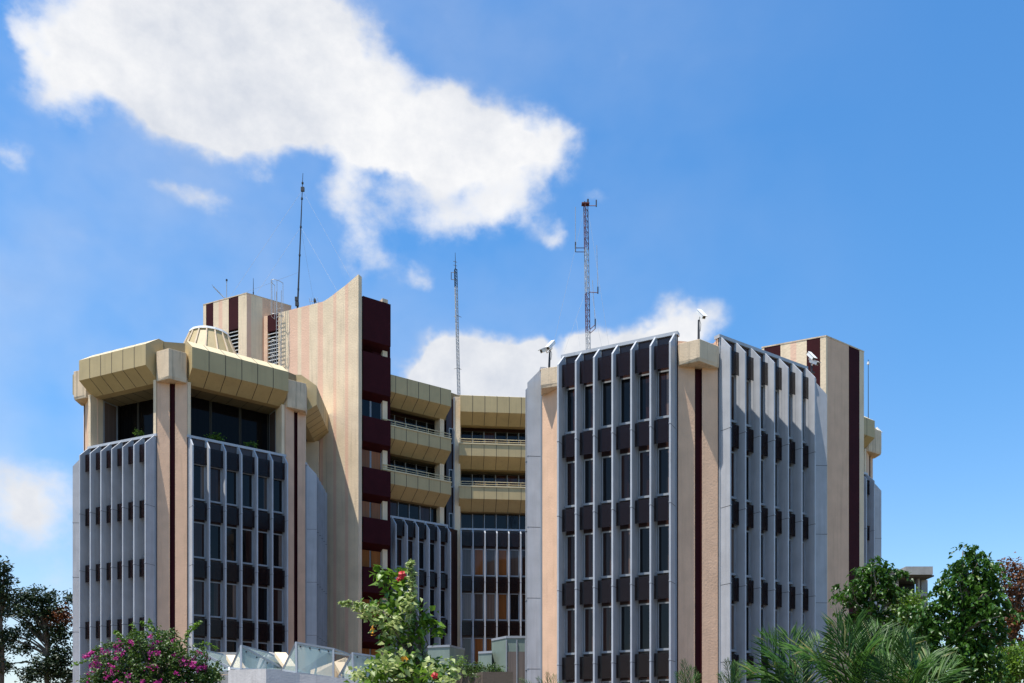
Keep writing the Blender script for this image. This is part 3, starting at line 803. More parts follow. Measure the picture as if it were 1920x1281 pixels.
def f1(m):
    Y = 68.2; m.tube(px(425, 561, Y), px(425, 524, Y), .028, 'galv', n=6); m.tube(px(425, 527, Y), px(425, 524, Y), .07, 'black', n=8); m.box(px(422,0,Y).x, px(428,0,Y).x, Y-.1, Y+.1, px(0,561,Y).z, px(0,559.5,Y).z, 'galv')
small('aerial', 'short grey rod aerial with a knob tip on the left stair block roof', 'aerial', f1, 'small aerials on the left roofs')
def f2(m):
    Y = 68.8; m.tube(px(475, 556, Y), px(475, 522, Y), .035, 'black', .015, n=6); m.tube(px(475, 556, Y), px(475, 548, Y), .05, 'black', n=6)
small('aerial', 'short black spike aerial nearest the corner of the left stair block', 'aerial', f2, 'small aerials on the left roofs')
def f3(m):
    Y = 69.2; a, c = px(422, 560, Y), px(400, 538, Y); m.tube(a, c, .03, 'galv', n=6)
    for f in (.35, .5, .65, .8, .95):
        q = a.lerp(c, f); m.tube(q + Vector((-.06, -.3, .06)), q + Vector((.06, .3, -.06)), .012, 'galv', n=4)
small('aerial', 'tilted thin aerial leaning left off the left stair block roof', 'aerial', f3, 'small aerials on the left roofs')
def f4(m):
    Y = 66.4; q = px(590, 565, Y); m.tube(px(590, 575, Y), px(590, 559, Y), .03, 'black', n=6); m.tube(q + Vector((-.4, 0, .02)), q + Vector((.3, .1, -.03)), .018, 'galv', n=5)
    for f in (-.35, -.2, -.05, .1, .25): m.tube(q + Vector((f, -.25, .12)), q + Vector((f, .25, -.12)), .012, 'galv', n=4)
    m.box(q.x - .06, q.x + .1, q.y - .1, q.y + .05, q.z - .08, q.z + .1, 'black')
small('aerial', 'small television aerial on top of the tall striped wall', 'aerial', f4, 'small aerials on the left roofs')
def f5(m):
    Y = 66.3; m.tube(px(1628, 800, Y), px(1628, 684, Y), .03, 'black', .02, n=6); q = px(1628, 681, Y); m.tube(q - Vector((0, 0, .1)), q + Vector((0, 0, .08)), .09, 'whitepaint', n=8); m.tube(q + Vector((0, 0, .08)), q + Vector((0, 0, .25)), .02, 'black', n=6)
small('aerial', 'thin rod aerial with a white tip on the rear tower at far right', 'aerial', f5)

def cctv(base, top, heads, label):
    """heads: (lens point, tail point)"""
    e = thing('security_camera', base, label, 'security camera', 'security cameras on poles')
    m = MB(); m.path([base, base.lerp(top, .6), top], [.055, .05, .04], 'black', n=8); m.box(base.x-.12, base.x+.12, base.y-.12, base.y+.12, base.z-.02, base.z+.03, 'black')
    m.path([base.lerp(top, .5) + Vector((.07, 0, 0)), base.lerp(top, .8) + Vector((.10, 0, 0)), top + Vector((.03, 0, .05))], [.012]*3, 'black', n=5)
    build(m, 'pole', e)
    for lens, tail in heads:
        lens, tail = Vector(lens), Vector(tail); d = (lens - tail).normalized()
        m = MB()
        up = Vector((0, 0, 1)); s = d.cross(up).normalized(); up = s.cross(d)
        def ring_(c, w, h): return [c + s*w + up*h, c - s*w + up*h, c - s*w*1.0 - up*h, c + s*w - up*h]
        vs = ring_(tail, .085, .075) + ring_(lens, .085, .075)
        m.add(vs, [(0,1,2,3), (7,6,5,4), (0,4,5,1), (1,5,6,2), (2,6,7,3), (3,7,4,0)], 'whitepaint')
        vs = ring_(tail + up*.09, .10, .012) + ring_(lens + up*.09 + d*.10, .10, .012)
        m.add(vs, [(0,1,2,3), (7,6,5,4), (0,4,5,1), (1,5,6,2), (2,6,7,3), (3,7,4,0)], 'whitepaint')
        h = build(m, 'housing', e)
        k = MB(); k.tube(lens + d*.002, lens + d*.03, .055, 'black', n=12); build(k, 'lens', h)
        a = MB(); mid = lens.lerp(tail, .55); a.path([mid - up*.07, mid - up*.16, top + Vector((0, 0, -.05))], [.03, .025, .03], 'whitepaint', n=6); build(a, 'bracket', e)
Y = 43.9
cctv(px(1029.5, 693, Y), px(1031, 657, Y), [(px(1015, 659, Y-.3), px(1030, 653, Y)), (px(1027.5, 653, Y-.4), px(1038, 642, Y+.1))], 'pair of white cameras on a black pole at the left corner of the right tower')
Y = 41.2
cctv(px(1310, 643, Y), px(1310, 600, Y), [(px(1320, 595, Y-.4), px(1309.5, 584, Y+.1))], 'single white camera on a black pole on the front cap of the right tower')
Y = 45.3
cctv(px(1522, 700, Y), px(1521, 680, Y), [(px(1526, 673, Y-.3), px(1516, 663, Y)), (px(1533, 682, Y-.3), px(1520, 677, Y))], 'pair of white cameras on a short pole in front of the right stair block')
Y = 69.5
cctv(px(1641, 822, Y), px(1642, 812, Y), [(px(1651, 811, Y-.2), px(1643, 803, Y))], 'small white camera on the apron of the rear tower at far right')

# ------------------------------------------------------------------ low buildings and roof lights in front of the towers
M['clear2'] = M['clear']
# curved white base wall with folded glass roof lights on it
Yg = 34.0
def gp(x, y, dY=0): return px(x, y, Yg + dY)
e = thing('entrance_canopy', (gp(560, 1281).x, Yg, GZ), 'low white entrance canopy topped by folded greenish glass roof lights', 'canopy')
m = MB()
zt = gp(0, 1256).z
pl = [(gp(423,0).x, Yg + .3), (gp(507,0).x, Yg - .6), (gp(562,0).x, Yg + .0), (gp(720,0).x, Yg + .9), (gp(720,0).x, Yg + 5.5), (gp(423,0).x, Yg + 5.5)]
zl = [gp(0,1255).z, gp(0,1255,-.6).z + .02, gp(0,1263).z, gp(0,1281,.9).z]
# white wall under the glazing, stepping down to the right
n = 6
vs = [(p[0], p[1], GZ) for p in pl] + [(p[0], p[1], z) for p, z in zip(pl, zl + [zl[3], zl[0]])]
m.add(vs, [(i, (i+1) % n, (i+1) % n + n, i+n) for i in range(n)], 'white')
m.add(vs[n:], [(0,1,2), (0,2,3), (0,3,5), (3,4,5)], 'concrete')
build(m, 'base_wall', e)
def bar(m, a, b_, r=.05, mat='frame'): m.tube(a, b_, r, mat, n=4)
def rooflight(A, T, C, T2, C2, back, label=None):
    """A low left point, T ridge front, C foot under the ridge, T2/C2 right end; back: depth of the fold"""
    d = Vector((0.3, back, 0))
    m = MB()
    m.add([A, C, T], [(0,1,2)], 'clear'); m.add([C, C2, T2, T], [(0,1,2,3)], 'clear')
    m.add([A, T, T + d, A + d], [(0,1,2,3)], 'clear'); m.add([T, T2, T2 + d, T + d], [(0,1,2,3)], 'clear')
    g = build(m, 'glazing', e)
    f = MB()
    for p, q in ((A, C), (C, T), (A, T), (C, C2), (C2, T2), (T, T2), (T, T + d), (T2, T2 + d), (A, A + d), (T+d, T2+d), (A + d, T + d)): bar(f, p, q)
    build(f, 'glazing_frame', e)
    w = MB()  # cream solid fold behind
    b2 = T2 + d*.9
    w.add([C + d*.55, C2 + d*.55, T2 + d*.6 - Vector((0,0,.15)), T + d*.6 - Vector((0,0,.9))], [(0,1,2,3)], 'cap')
    w.add([C + d*.62, C2 + d*.62, T2 + d*.67 - Vector((0,0,.15)), T + d*.67 - Vector((0,0,.9))], [(3,2,1,0)], 'cap')
    build(w, 'sloping_panel', e)
    s = MB()
    for k in range(4):
        q = T.lerp(T2, (k + .5)/4); s.tube(q + Vector((0, -.05, -.12)), q + Vector((0, -.02, -.12)), .035, 'black', n=6)
    build(s, 'bolt', e)
rooflight(gp(433, 1253, .6), gp(452, 1211, .3), gp(452, 1255, .1), gp(530, 1253, 1.4), gp(531, 1257, 1.2), 2.6)
rooflight(gp(530, 1256, .8), gp(555, 1205, .2), gp(556, 1262, .0), gp(625, 1217, .5), gp(625, 1271, .4), 2.8)
rooflight(gp(636, 1268, 1.0), gp(661, 1225, .8), gp(662, 1280, .7), gp(735, 1236, 1.6), gp(735, 1292, 1.5), 2.8)
rooflight(gp(340, 1256, 1.6), gp(366, 1216, 1.2), gp(366, 1262, 1.0), gp(430, 1252, 1.0), gp(430, 1258, .9), 2.4)
for a, b_ in (((424, 1228), (440, 1253)), ((515, 1223), (534, 1249)), ((626, 1241), (640, 1265))):
    m = MB(); p, q = gp(*a, 1.8), gp(*b_, .9); w_ = Vector((.42, .1, 0))
    m.add([p, p + w_, q + w_, q, p - Vector((0,0,.18)), p + w_ - Vector((0,0,.18)), q + w_ - Vector((0,0,.18)), q - Vector((0,0,.18))], [(3,2,1,0),(4,5,6,7),(0,1,5,4),(1,2,6,5),(2,3,7,6),(3,0,4,7)], 'cream')
    build(m, 'beam', e)
m = MB(); p = px(505, 1223, 38.5)
m.path([px(486, 1262, 38), px(494, 1240, 38.5), px(507, 1232, 38.6), px(524, 1234, 38.8), px(538, 1250, 39)], [.15, .2, .22, .2, .15], 'concrete', n=14); build(m, 'roof_shell', e)
m = MB(); m.box(px(388,0,40).x, px(452,0,40).x, 39.8, 40.3, GZ, px(0, 1224, 40).z, 'concrete'); build(m, 'parapet', e)

# grey-green panelled kiosks by the right tower
def kiosk(corners, zt, label, trim=.12):
    e = thing('annex', (corners[0][0], corners[0][1], GZ), label, 'annex')
    build(MB().prism(corners, GZ, zt - trim, 'greenpanel'), 'panel_wall', e)
    cx = sum(c[0] for c in corners)/len(corners); cy = sum(c[1] for c in corners)/len(corners)
    big = [(cx + (c[0]-cx)*1.02, cy + (c[1]-cy)*1.02) for c in corners]
    build(MB().prism(big, zt - trim, zt, 'frame', top='roof'), 'roof_edge', e)
    return e
Y = 52.0
def P2(x, Y): return ((x - 960)/F*Y, Y)
zk = px(0, 1211, Y).z
kiosk([P2(802, Y), P2(843, Y - .5), P2(871, Y + 1.4), P2(871, Y + 4), P2(802, Y + 4)], zk, 'low grey-green annex with pale roof edge below the slot between the middle ranges')
Y = 50.0
ka = kiosk([P2(922, Y), P2(949, Y - 1.3), P2(996, Y - 1.3), P2(996, Y + 4), P2(922, Y + 4)], px(0, 1198, Y).z, 'taller glazed grey-green annex against the right tower')
m = MB()
for x0, x1, y1 in ((951, 968, 1222), (970, 985, 1222)):
    a = px(x0, 1290, Y - 1.32); b_ = px(x1, y1, Y - 1.32); m.box(a.x, b_.x, Y - 1.33, Y - 1.31, a.z, b_.z, 'glass_tan'); 
build(m, 'window', ka)
m = MB()
for x in (949.5, 969, 985): a = px(x, 1290, Y - 1.34); m.box(a.x - .03, a.x + .03, Y - 1.37, Y - 1.33, GZ, px(0, 1205, Y).z, 'frame')
build(m, 'mullion', ka)
kiosk([P2(897, Y - .5), P2(922, Y - .9), P2(922.5, Y + 3), P2(897, Y + 3)], px(0, 1222, Y - .5).z, 'small lower grey-green annex left of the taller glazed one')
# brown retaining wall and its hedge
def slab(pts, z0, z1, name, label, cat, mat, top=None):
    o = build(MB().prism(pts, z0, z1, mat, top=top), name); return tag(o, label, cat)
Y = 33.0
slab([P2(862, Y + 1), P2(905, Y - .5), P2(962, Y - .5), P2(962, Y + 2), P2(862, Y + 2)], GZ, px(0, 1262, Y).z, 'planter_wall', 'brown planter wall under the clipped hedge', 'planter', 'brownwall', 'soil')

# unfinished grey concrete building behind the trees
Y = 85.0
e = thing('concrete_building', (px(1700, 1281, Y).x, Y, GZ), 'unfinished grey concrete building behind the trees at right', 'building')
z = lambda y: px(0, y, Y).z
X = lambda x: px(x, 0, Y).x
m = MB(); m.box(X(1650), X(1689), Y + .5, Y + 8, GZ, z(1071), 'concrete'); m.box(X(1650) - .1, X(1690), Y + .3, Y + 8, z(1071), z(1067), 'concrete'); build(m, 'stair_wall', e)
m = MB(); m.box(X(1688), X(1738), Y - 1.2, Y + 9, z(1082), z(1067), 'concrete'); m.box(X(1686), X(1742), Y - 1.0, Y + 9, z(1085), z(1082.2), 'brownwall'); build(m, 'roof_slab', e)
m = MB(); m.box(X(1721), X(1725), Y, Y + .5, GZ, z(1085.2), 'concrete'); m.box(X(1733), X(1745), Y + .6, Y + 1.2, GZ, z(1085.2), 'concrete'); build(m, 'column', e)
m = MB(); m.box(X(1692), X(1742), Y + 3, Y + 8, GZ, z(1085.2), 'dark'); build(m, 'painted_shade_wall', e)  # near-black colour paints in the shade beneath the slabs
for zz in (1120, 1155): build(MB().box(X(1688), X(1742), Y - .6, Y + 8.5, z(zz), z(zz - 5), 'concrete'), 'floor_slab', e)
m = MB()
for xx in (1696, 1712, 1730): m.tube((X(xx), Y + 2, z(1067)), (X(xx) + .05, Y + 2, z(1063.5)), .03, 'rust', n=4)
build(m, 'reinforcing_bar', e)
# ------------------------------------------------------------------ leaves, trees, shrubs
def leaf_mat(name, dark, light, trans=.35, rough=.45, rare=None, var_scale=1.0):
    m, nt, b = new_mat(name); L = nt.links.new
    at = nt.nodes.new('ShaderNodeAttribute'); at.attribute_name = 'tone'
    cr = nt.nodes.new('ShaderNodeValToRGB')
    cr.color_ramp.elements[0].color = (*dark, 1); cr.color_ramp.elements[1].color = (*light, 1)
    if rare:
        cr.color_ramp.elements[1].position = .93
        el = cr.color_ramp.elements.new(.96); el.color = (*rare, 1)
    L(at.outputs['Fac'], cr.inputs[0]); L(cr.outputs[0], b.inputs['Base Color'])
    b.inputs['Roughness'].default_value = rough
    b.inputs['Specular IOR Level'].default_value = .4
    tr = nt.nodes.new('ShaderNodeBsdfTranslucent'); L(cr.outputs[0], tr.inputs[0])
    mx = nt.nodes.new('ShaderNodeMixShader'); mx.inputs[0].default_value = trans
    L(b.outputs[0], mx.inputs[1]); L(tr.outputs[0], mx.inputs[2])
    L(mx.outputs[0], nt.nodes['Material Output'].inputs[0])
    M[name] = m; return m
leaf_mat('leaf_glossy', (.018, .060, .008), (.075, .175, .022), .35, .38, rare=(.22, .24, .05))
leaf_mat('leaf_dark', (.008, .020, .007), (.030, .060, .018), .2, .5)
leaf_mat('leaf_young_red', (.09, .028, .012), (.20, .07, .02), .3, .5)
leaf_mat('leaf_rust', (.07, .028, .012), (.22, .085, .03), .3, .6, rare=(.08, .12, .02))
leaf_mat('leaf_light', (.050, .120, .012), (.20, .33, .035), .4, .4)
leaf_mat('leaf_variegated', (.17, .26, .05), (.62, .66, .30), .4, .45)
leaf_mat('leaf_bougainvillea', (.022, .055, .010), (.10, .17, .028), .3, .45, rare=(.10, .05, .03))
leaf_mat('bract_magenta', (.30, .010, .15), (.62, .04, .32), .4, .6)
leaf_mat('petal_red', (.45, .01, .02), (.80, .05, .05), .35, .5)
leaf_mat('petal_orange', (.55, .20, .01), (.80, .38, .02), .35, .5)
leaf_mat('palm_leaf', (.016, .060, .007), (.070, .160, .020), .3, .5, rare=(.20, .20, .06))
M['bark'] = tex_mat('bark', (.11, .085, .06), .25, 6, .95, .5, 25)
M['bark_pale'] = tex_mat('pale_bark', (.24, .19, .14), .2, 6, .95, .5, 25)
rng = np.random.default_rng(3)
def leaves(name, C, N, A, Ln, W, mat, parent, fold=.25, droop=.12, tone=None):
    """many leaves in one mesh: centres C, normals N, axes A, lengths Ln, widths W; each is a pointed blade folded along its rib"""
    n = len(C)
    A = A - N*np.sum(A*N, 1, keepdims=True); A /= np.linalg.norm(A, axis=1, keepdims=True) + 1e-9
    S = np.cross(N, A); Ln = Ln[:, None]; W = W[:, None]
    base = C - A*Ln*.5; tip = C + A*Ln*.5 - N*Ln*droop
    mid = C + N*Ln*.04
    l1 = C - A*Ln*.06 + S*W*.5 + N*W*fold; r1 = C - A*Ln*.06 - S*W*.5 + N*W*fold
    V = np.stack([base, l1, tip, r1, mid], 1).reshape(-1, 3)
    k = np.arange(n)[:, None]*5
    Fq = np.concatenate([k + np.array([[0, 4, 1]]), k + np.array([[4, 2, 1]]), k + np.array([[0, 3, 4]]), k + np.array([[4, 3, 2]])], 1).reshape(-1, 3)
    me = bpy.data.meshes.new(name)
    me.vertices.add(len(V)); me.vertices.foreach_set('co', V.astype(np.float32).ravel())
    me.loops.add(len(Fq)*3); me.loops.foreach_set('vertex_index', Fq.astype(np.int32).ravel())
    me.polygons.add(len(Fq)); me.polygons.foreach_set('loop_start', np.arange(0, len(Fq)*3, 3, dtype=np.int32))
    me.polygons.foreach_set('loop_total', np.full(len(Fq), 3, np.int32))
    me.update(calc_edges=True)
    if tone is None: tone = rng.random(n)
    at = me.attributes.new('tone', 'FLOAT', 'POINT'); at.data.foreach_set('value', np.repeat(tone, 5).astype(np.float32))
    me.materials.append(M[mat])
    return link(name, me, parent)
def rdir(n, up=.6, spread=1.0):
    N = rng.normal(size=(n, 3))*spread; N[:, 2] = np.abs(N[:, 2])*.6 + up; return N/np.linalg.norm(N, axis=1, keepdims=True)
def clumps_in(blobs, dens, Y, depth, dY=0):
    """clump centres inside picture-sized ellipsoids set at distance Y: (px, py, rx, ry) in photo pixels"""
    out = []
    for b in blobs:
        cx, cy, rx, ry = b[:4]; k = Y/F; c = np.array(px(cx, cy, Y + (b[4] if len(b) > 4 else 0)))
        R_ = np.array([rx*k, min(depth, max(rx, ry)*k*1.0), ry*k])
        n = max(3, int(dens*rx*ry/100)); P = rng.normal(size=(n, 3)); P /= np.linalg.norm(P, axis=1, keepdims=True)
        P *= rng.random((n, 1))**.45
        out.append(c + P*R_)
    return np.concatenate(out)
def crown(parent, name, blobs, Y, dens, per, crad, ln, wd, mat, depth=2.5, hang=.5, mixed=None):
    """leaf clumps; in each the leaves fan about a twig and hang"""
    cc = clumps_in(blobs, dens, Y, depth)
    n = len(cc)*per
    C = np.repeat(cc, per, 0) + rng.normal(size=(n, 3))*crad*np.array([1, 1, .75])
    if hang > .8:   # leaves paired along drooping twigs
        ang = rng.random(len(cc))*2*math.pi; o2 = np.stack([np.cos(ang), np.sin(ang)*.8, rng.random(len(cc))*.5 - .1], 1)
        t = rng.random(n); LT = np.repeat(.35 + .45*rng.random(len(cc)), per)*crad/.15; o3 = np.repeat(o2, per, 0)
        C = np.repeat(cc, per, 0) + o3*(LT*t)[:, None] + np.array([0, 0, -1.])*(LT*.75*t**2)[:, None] + rng.normal(size=(n, 3))*.045
    out_ = C - np.repeat(cc, per, 0); A = out_/(np.linalg.norm(out_, axis=1, keepdims=True) + 1e-6)
    A = A*.8 + rng.normal(size=(n, 3))*.4; A[:, 2] -= hang
    A /= np.linalg.norm(A, axis=1, keepdims=True)
    N = rdir(n, .55, .8)
    tb = np.repeat(rng.random(len(cc)), per)*.45 + rng.random(n)*.55
    Ln = ln*(.7 + .6*rng.random(n)); W = wd*(.7 + .6*rng.random(n))
    o = leaves(name, C, N, A, Ln, W, mat, parent, tone=tb)
    return o, cc
def branches(parent, base, cc, r0, mat='bark', picks=26, name='branch', trunk_top=None, seed=1, sag=.0):
    rr = random.Random(seed); base = Vector(base)
    top = Vector(trunk_top) if trunk_top is not None else Vector(cc.mean(0))
    m = MB(); j = [base.lerp(top, f) + Vector((rr.uniform(-.12, .12), rr.uniform(-.12, .12), 0))*(1 if 0 < f < 1 else 0) for f in (0, .3, .6, .85, 1)]
    m.path(j, [r0, r0*.82, r0*.62, r0*.42, r0*.16], mat, n=9); build(m, 'trunk', parent)
    b = MB()
    for i in rr.sample(range(len(cc)), min(picks, len(cc))):
        q = Vector(cc[i]); f = min(.98, max(.35, .35 + .6*(q.z - base.z)/(max(.1, top.z - base.z))*.75)); s = base.lerp(top, f)
        mid = s.lerp(q, .5) + Vector((rr.uniform(-.15, .15), rr.uniform(-.15, .15), .08*(q - s).length))
        L = (q - s).length; r = max(.012, min(r0*.4, .02 + .025*L))
        b.path([s, s.lerp(mid, .5) + Vector((0, 0, .03)), mid, q], [r, r*.8, r*.55, r*.2], mat, n=6)
    build(b, name, parent)
def tree(name, label, base_px, Y, blobs, dens, per, crad, ln, wd, mat, r0=.16, depth=2.5, hang=.5, top=None, bark='bark', picks=26, group=None, cat='tree', extra=None, seed=1):
    bx = px(base_px, 0, Y).x; e = thing(name, (bx, Y, GZ), label, cat, group)
    o, cc = crown(e, 'crown', blobs, Y, dens, per, crad, ln, wd, mat, depth, hang)
    if extra:
        for (bl, mt, de) in extra: crown(e, 'young_leaves', bl, Y, de, per, crad, ln, wd, mt, depth, hang)
    branches(e, (bx, Y, GZ), cc, r0, bark, picks, trunk_top=top, seed=seed)
    return e
# --- right: drooping broad-leaved trees
tree('drooping_tree', 'dark green drooping tree in front of the maroon stripe of the right stair block', 1645, 31,
     [(1640,1062,26,12),(1625,1075,30,16),(1660,1080,30,18),(1600,1100,26,14),(1590,1120,20,14),(1635,1110,30,24),(1668,1110,24,26),(1600,1140,12,14),(1625,1150,22,26),(1650,1170,30,34),(1600,1190,24,24),(1660,1215,40,40),(1610,1240,36,30)],
     3.6, 17, .13, .19, .095, 'leaf_glossy', r0=.11, depth=1.6, hang=.9, top=px(1628, 1080, 31), bark='bark_pale', picks=34, seed=3)
tree('drooping_tree', 'tallest drooping green tree right of the concrete building', 1780, 28,
     [(1822,1036,20,16),(1835,1055,26,18),(1808,1062,28,18),(1845,1080,34,22),(1790,1085,30,20),(1768,1098,18,12),(1770,1128,26,22),(1815,1115,44,34),(1848,1112,24,26),(1856,1150,24,32),(1830,1160,54,44),(1770,1165,44,40),(1735,1185,34,34),(1720,1150,22,22),(1866,1190,14,26),(1840,1210,40,44),(1790,1225,60,46),(1740,1245,60,40),(1830,1265,60,36)],
     3.2, 17, .13, .18, .095, 'leaf_glossy', r0=.15, depth=2.4, hang=.9, top=px(1818, 1050, 28), bark='bark_pale', picks=48, seed=5)
tree('leafy_tree', 'mid green bushy tree between the two drooping trees below the concrete building', 1705, 44,
     [(1700,1130,34,20),(1680,1150,30,26),(1715,1155,32,26),(1700,1185,44,34),(1690,1225,44,34),(1730,1215,30,30)],
     5, 16, .2, .17, .09, 'leaf_light', r0=.14, depth=2.5, hang=.2, picks=16, seed=6)
tree('rust_leaved_tree', 'tree with rusty brown leaves at the right edge of the photo', 1900, 40,
     [(1890,1068,18,20),(1912,1075,22,24),(1880,1100,16,16),(1905,1115,30,30),(1920,1150,34,34),(1895,1160,24,24),(1875,1190,28,20),(1905,1205,26,26),(1870,1230,20,26)],
     5, 16, .17, .16, .085, 'leaf_rust', r0=.2, depth=2.5, hang=.1, picks=30, seed=7)
tree('leafy_tree', 'yellow-green leafy tree low in the bottom right corner', 1905, 30,
     [(1895,1230,34,20),(1920,1250,40,30),(1885,1265,34,26),(1860,1275,24,20)],
     5, 16, .16, .15, .07, 'leaf_light', r0=.1, depth=1.6, hang=.5, picks=14, seed=8)
# --- left: dark trees beyond the tower
tree('mango_tree', 'dark tree with reddish young leaves just left of the left tower', 95, 68,
     [(70,1118,34,16),(40,1122,22,12),(92,1132,16,12),(30,1145,30,16),(66,1150,34,18),(60,1180,26,14),(22,1190,18,16),(40,1215,22,12),(100,1150,22,14),(128,1125,10,14),(112,1185,24,18),(115,1225,26,30),(90,1250,36,20),(60,1268,30,14),(120,1270,30,20),(10,1250,14,12)],
     8, 15, .24, .30, .14, 'leaf_dark', r0=.28, depth=3.5, hang=.1, picks=46, top=px(88, 1150, 68),
     extra=[([(112,1160,22,16),(126,1155,12,18),(105,1178,14,8)], 'leaf_young_red', 6)], seed=9)
tree('mango_tree', 'dark tree cut off by the left edge of the photo', 2, 60,
     [(2,1072,16,18),(8,1095,14,16),(2,1120,20,18),(0,1150,12,14),(0,1210,12,20),(-6,1250,18,20),(6,1190,10,10)],
     8, 15, .24, .28, .13, 'leaf_dark', r0=.24, depth=3.0, hang=.1, picks=24, top=px(0, 1085, 60), seed=10)

# --- bougainvillea mound
Y = 21.0
e = thing('bougainvillea', (px(290, 0, Y).x, Y, GZ), 'rounded bougainvillea bush covered in magenta flowers in front of the left tower', 'flowering bush')
bl = [(285,1215,60,26),(240,1235,60,34),(330,1230,62,34),(380,1252,34,30),(210,1262,46,34),(290,1262,90,50),(180,1280,30,26),(350,1275,60,40),(305,1190,24,14),(255,1200,30,16),(250,1300,90,50),(340,1310,80,50),(396,1275,20,22)]
o, cc = crown(e, 'foliage', bl, Y, 5.5, 15, .055, .070, .045, 'leaf_bougainvillea', depth=1.1, hang=.1)
branches(e, (px(290, 0, Y).x, Y, GZ), cc, .10, 'bark', 40, seed=11)
# flowers sit on the outer skin
k = Y/F; top_c = np.array(px(285, 1290, Y)); R_ = np.array([125*k, 1.15, 95*k])
fc = []
rr = random.Random(12)
while len(fc) < 78:
    v = Vector((rr.gauss(0, 1), -abs(rr.gauss(0, .9)), rr.gauss(0, 1))).normalized()
    if v.z < -.2: continue
    p = top_c + np.array(v)*R_*rr.uniform(.86, 1.02); fc.append(p)
fc = np.array(fc)
big = rng.random(len(fc)) < .3
per = 13
fc = np.concatenate([fc, np.array([px(167 + q*3, 1228 - q*2, 20.2) for q in range(-2, 3)])]); big = np.concatenate([big, [False]*5]); n = len(fc)*per
rad = np.repeat(np.where(big, .075, .042), per)[:, None]
C = np.repeat(fc, per, 0) + rng.normal(size=(n, 3))*rad*.62
Nn = rng.normal(size=(n, 3)); Nn[:, 1] -= .6; Nn[:, 2] += .6; Nn /= np.linalg.norm(Nn, axis=1, keepdims=True)
leaves('flower_cluster', C, Nn, rng.normal(size=(n, 3)), .058*(.7 + .6*rng.random(n)), .046*(.7 + .6*rng.random(n)), 'bract_magenta', e)['kind'] = 'stuff'
def shoot(pts, Y, leafmat, n, ln, wd, r=.012, flower=None, pname='shoot'):
    P = [px(x, y, Y + (pts[i][2] if len(pts[i]) > 2 else 0)) for i, (x, y) in enumerate([(q[0], q[1]) for q in pts])]
    m = MB(); m.path(P, [r*(1 - .75*i/(len(P)-1)) for i in range(len(P))], 'leaf_light' if leafmat != 'leaf_variegated' else 'bark', n=6); s_ = build(m, pname, e)
    seg = rng.random(n)*(len(P) - 1); i0 = np.minimum(seg.astype(int), len(P)-2); f = (seg - i0)[:, None]
    PA = np.array([list(q) for q in P]); C = PA[i0]*(1-f) + PA[i0+1]*f; D_ = PA[i0+1] - PA[i0]; D_ /= np.linalg.norm(D_, axis=1, keepdims=True)
    side = rng.normal(size=(n, 3)); A = D_*.5 + side*.6; A /= np.linalg.norm(A, axis=1, keepdims=True)
    C = C + A*ln*.55
    leaves('shoot_leaves', C, rdir(n, .6, .7), A, ln*(.7 + .5*rng.random(n)), wd*(.7 + .5*rng.random(n)), leafmat, s_)
    return P
shoot([(270,1208),(262,1190),(250,1178),(248,1170)], 20.6, 'leaf_light', 60, .085, .05)
shoot([(300,1200),(285,1185),(272,1172),(266,1168)], 20.4, 'leaf_light', 60, .085, .05)
shoot([(300,1195),(290,1180),(282,1170),(280,1164)], 20.7, 'leaf_light', 50, .08, .05)
shoot([(255,1215),(235,1202),(222,1190),(217,1186)], 20.6, 'leaf_light', 60, .085, .05)
shoot([(235,1205),(205,1208),(180,1218),(172,1224)], 20.3, 'leaf_bougainvillea', 70, .08, .045)
shoot([(200,1230),(172,1236),(150,1244),(138,1247)], 20.3, 'leaf_light', 55, .075, .045)
shoot([(350,1200),(358,1182),(368,1172),(376,1167)], 20.5, 'leaf_light', 60, .085, .05)
shoot([(345,1205),(350,1190),(356,1180),(358,1176)], 20.6, 'leaf_light', 40, .08, .045)
shoot([(360,1210),(385,1206),(398,1212),(406,1216)], 20.5, 'leaf_light', 50, .075, .045)

# --- variegated hibiscus close to the camera
Y = 9.0
e = thing('hibiscus', (px(760, 0, Y).x, Y, GZ), 'tall variegated hibiscus shrub with red blooms close to the camera', 'flowering shrub')
bl = [(745,1248,80,28),(700,1265,46,20),(800,1262,64,24),(760,1290,110,40),(745,1200,36,24),(770,1170,30,24),(740,1150,34,20),(765,1125,18,22),(705,1135,22,10),(795,1160,16,14),(785,1205,36,20),(720,1180,24,16)]
o, cc = crown(e, 'foliage', bl, Y, 1.05, 8, .055, .085, .052, 'leaf_light', depth=.55, hang=.15)
o2, cc2 = crown(e, 'pale_foliage', [(745,1245,80,28),(775,1268,90,32),(700,1265,46,20),(740,1175,34,24),(700,1148,22,10),(765,1140,20,26)], Y - .15, 1.15, 8, .05, .080, .048, 'leaf_variegated', depth=.5, hang=.1)
branches(e, (px(760, 0, Y).x, Y, GZ), cc, .035, 'bark', 46, top=None if False else px(770, 1110, Y), seed=15) if False else branches(e, (px(760, 0, Y).x, Y, GZ), cc, .035, 'bark', 46, trunk_top=px(770, 1110, Y), seed=15)
shoot([(765,1200),(768,1150),(772,1110),(771,1080),(770,1058)], Y - .1, 'leaf_variegated', 150, .062, .036, .010)
shoot([(770,1150),(774,1110),(772,1075),(770,1053)], Y - .15, 'leaf_variegated', 90, .062, .038, .010)
shoot([(745,1160),(710,1145),(680,1135),(655,1132),(642,1131)], Y - .2, 'leaf_variegated', 110, .055, .032, .009)
shoot([(740,1175),(705,1168),(675,1150),(668,1140)], Y - .1, 'leaf_variegated', 60, .07, .042, .009)
shoot([(750,1150),(732,1115),(722,1095),(715,1078),(703,1072)], Y, 'leaf_light', 40, .11, .065, .010)
shoot([(752,1140),(742,1100),(728,1082),(705,1090)], Y + .1, 'leaf_light', 26, .12, .07, .009)
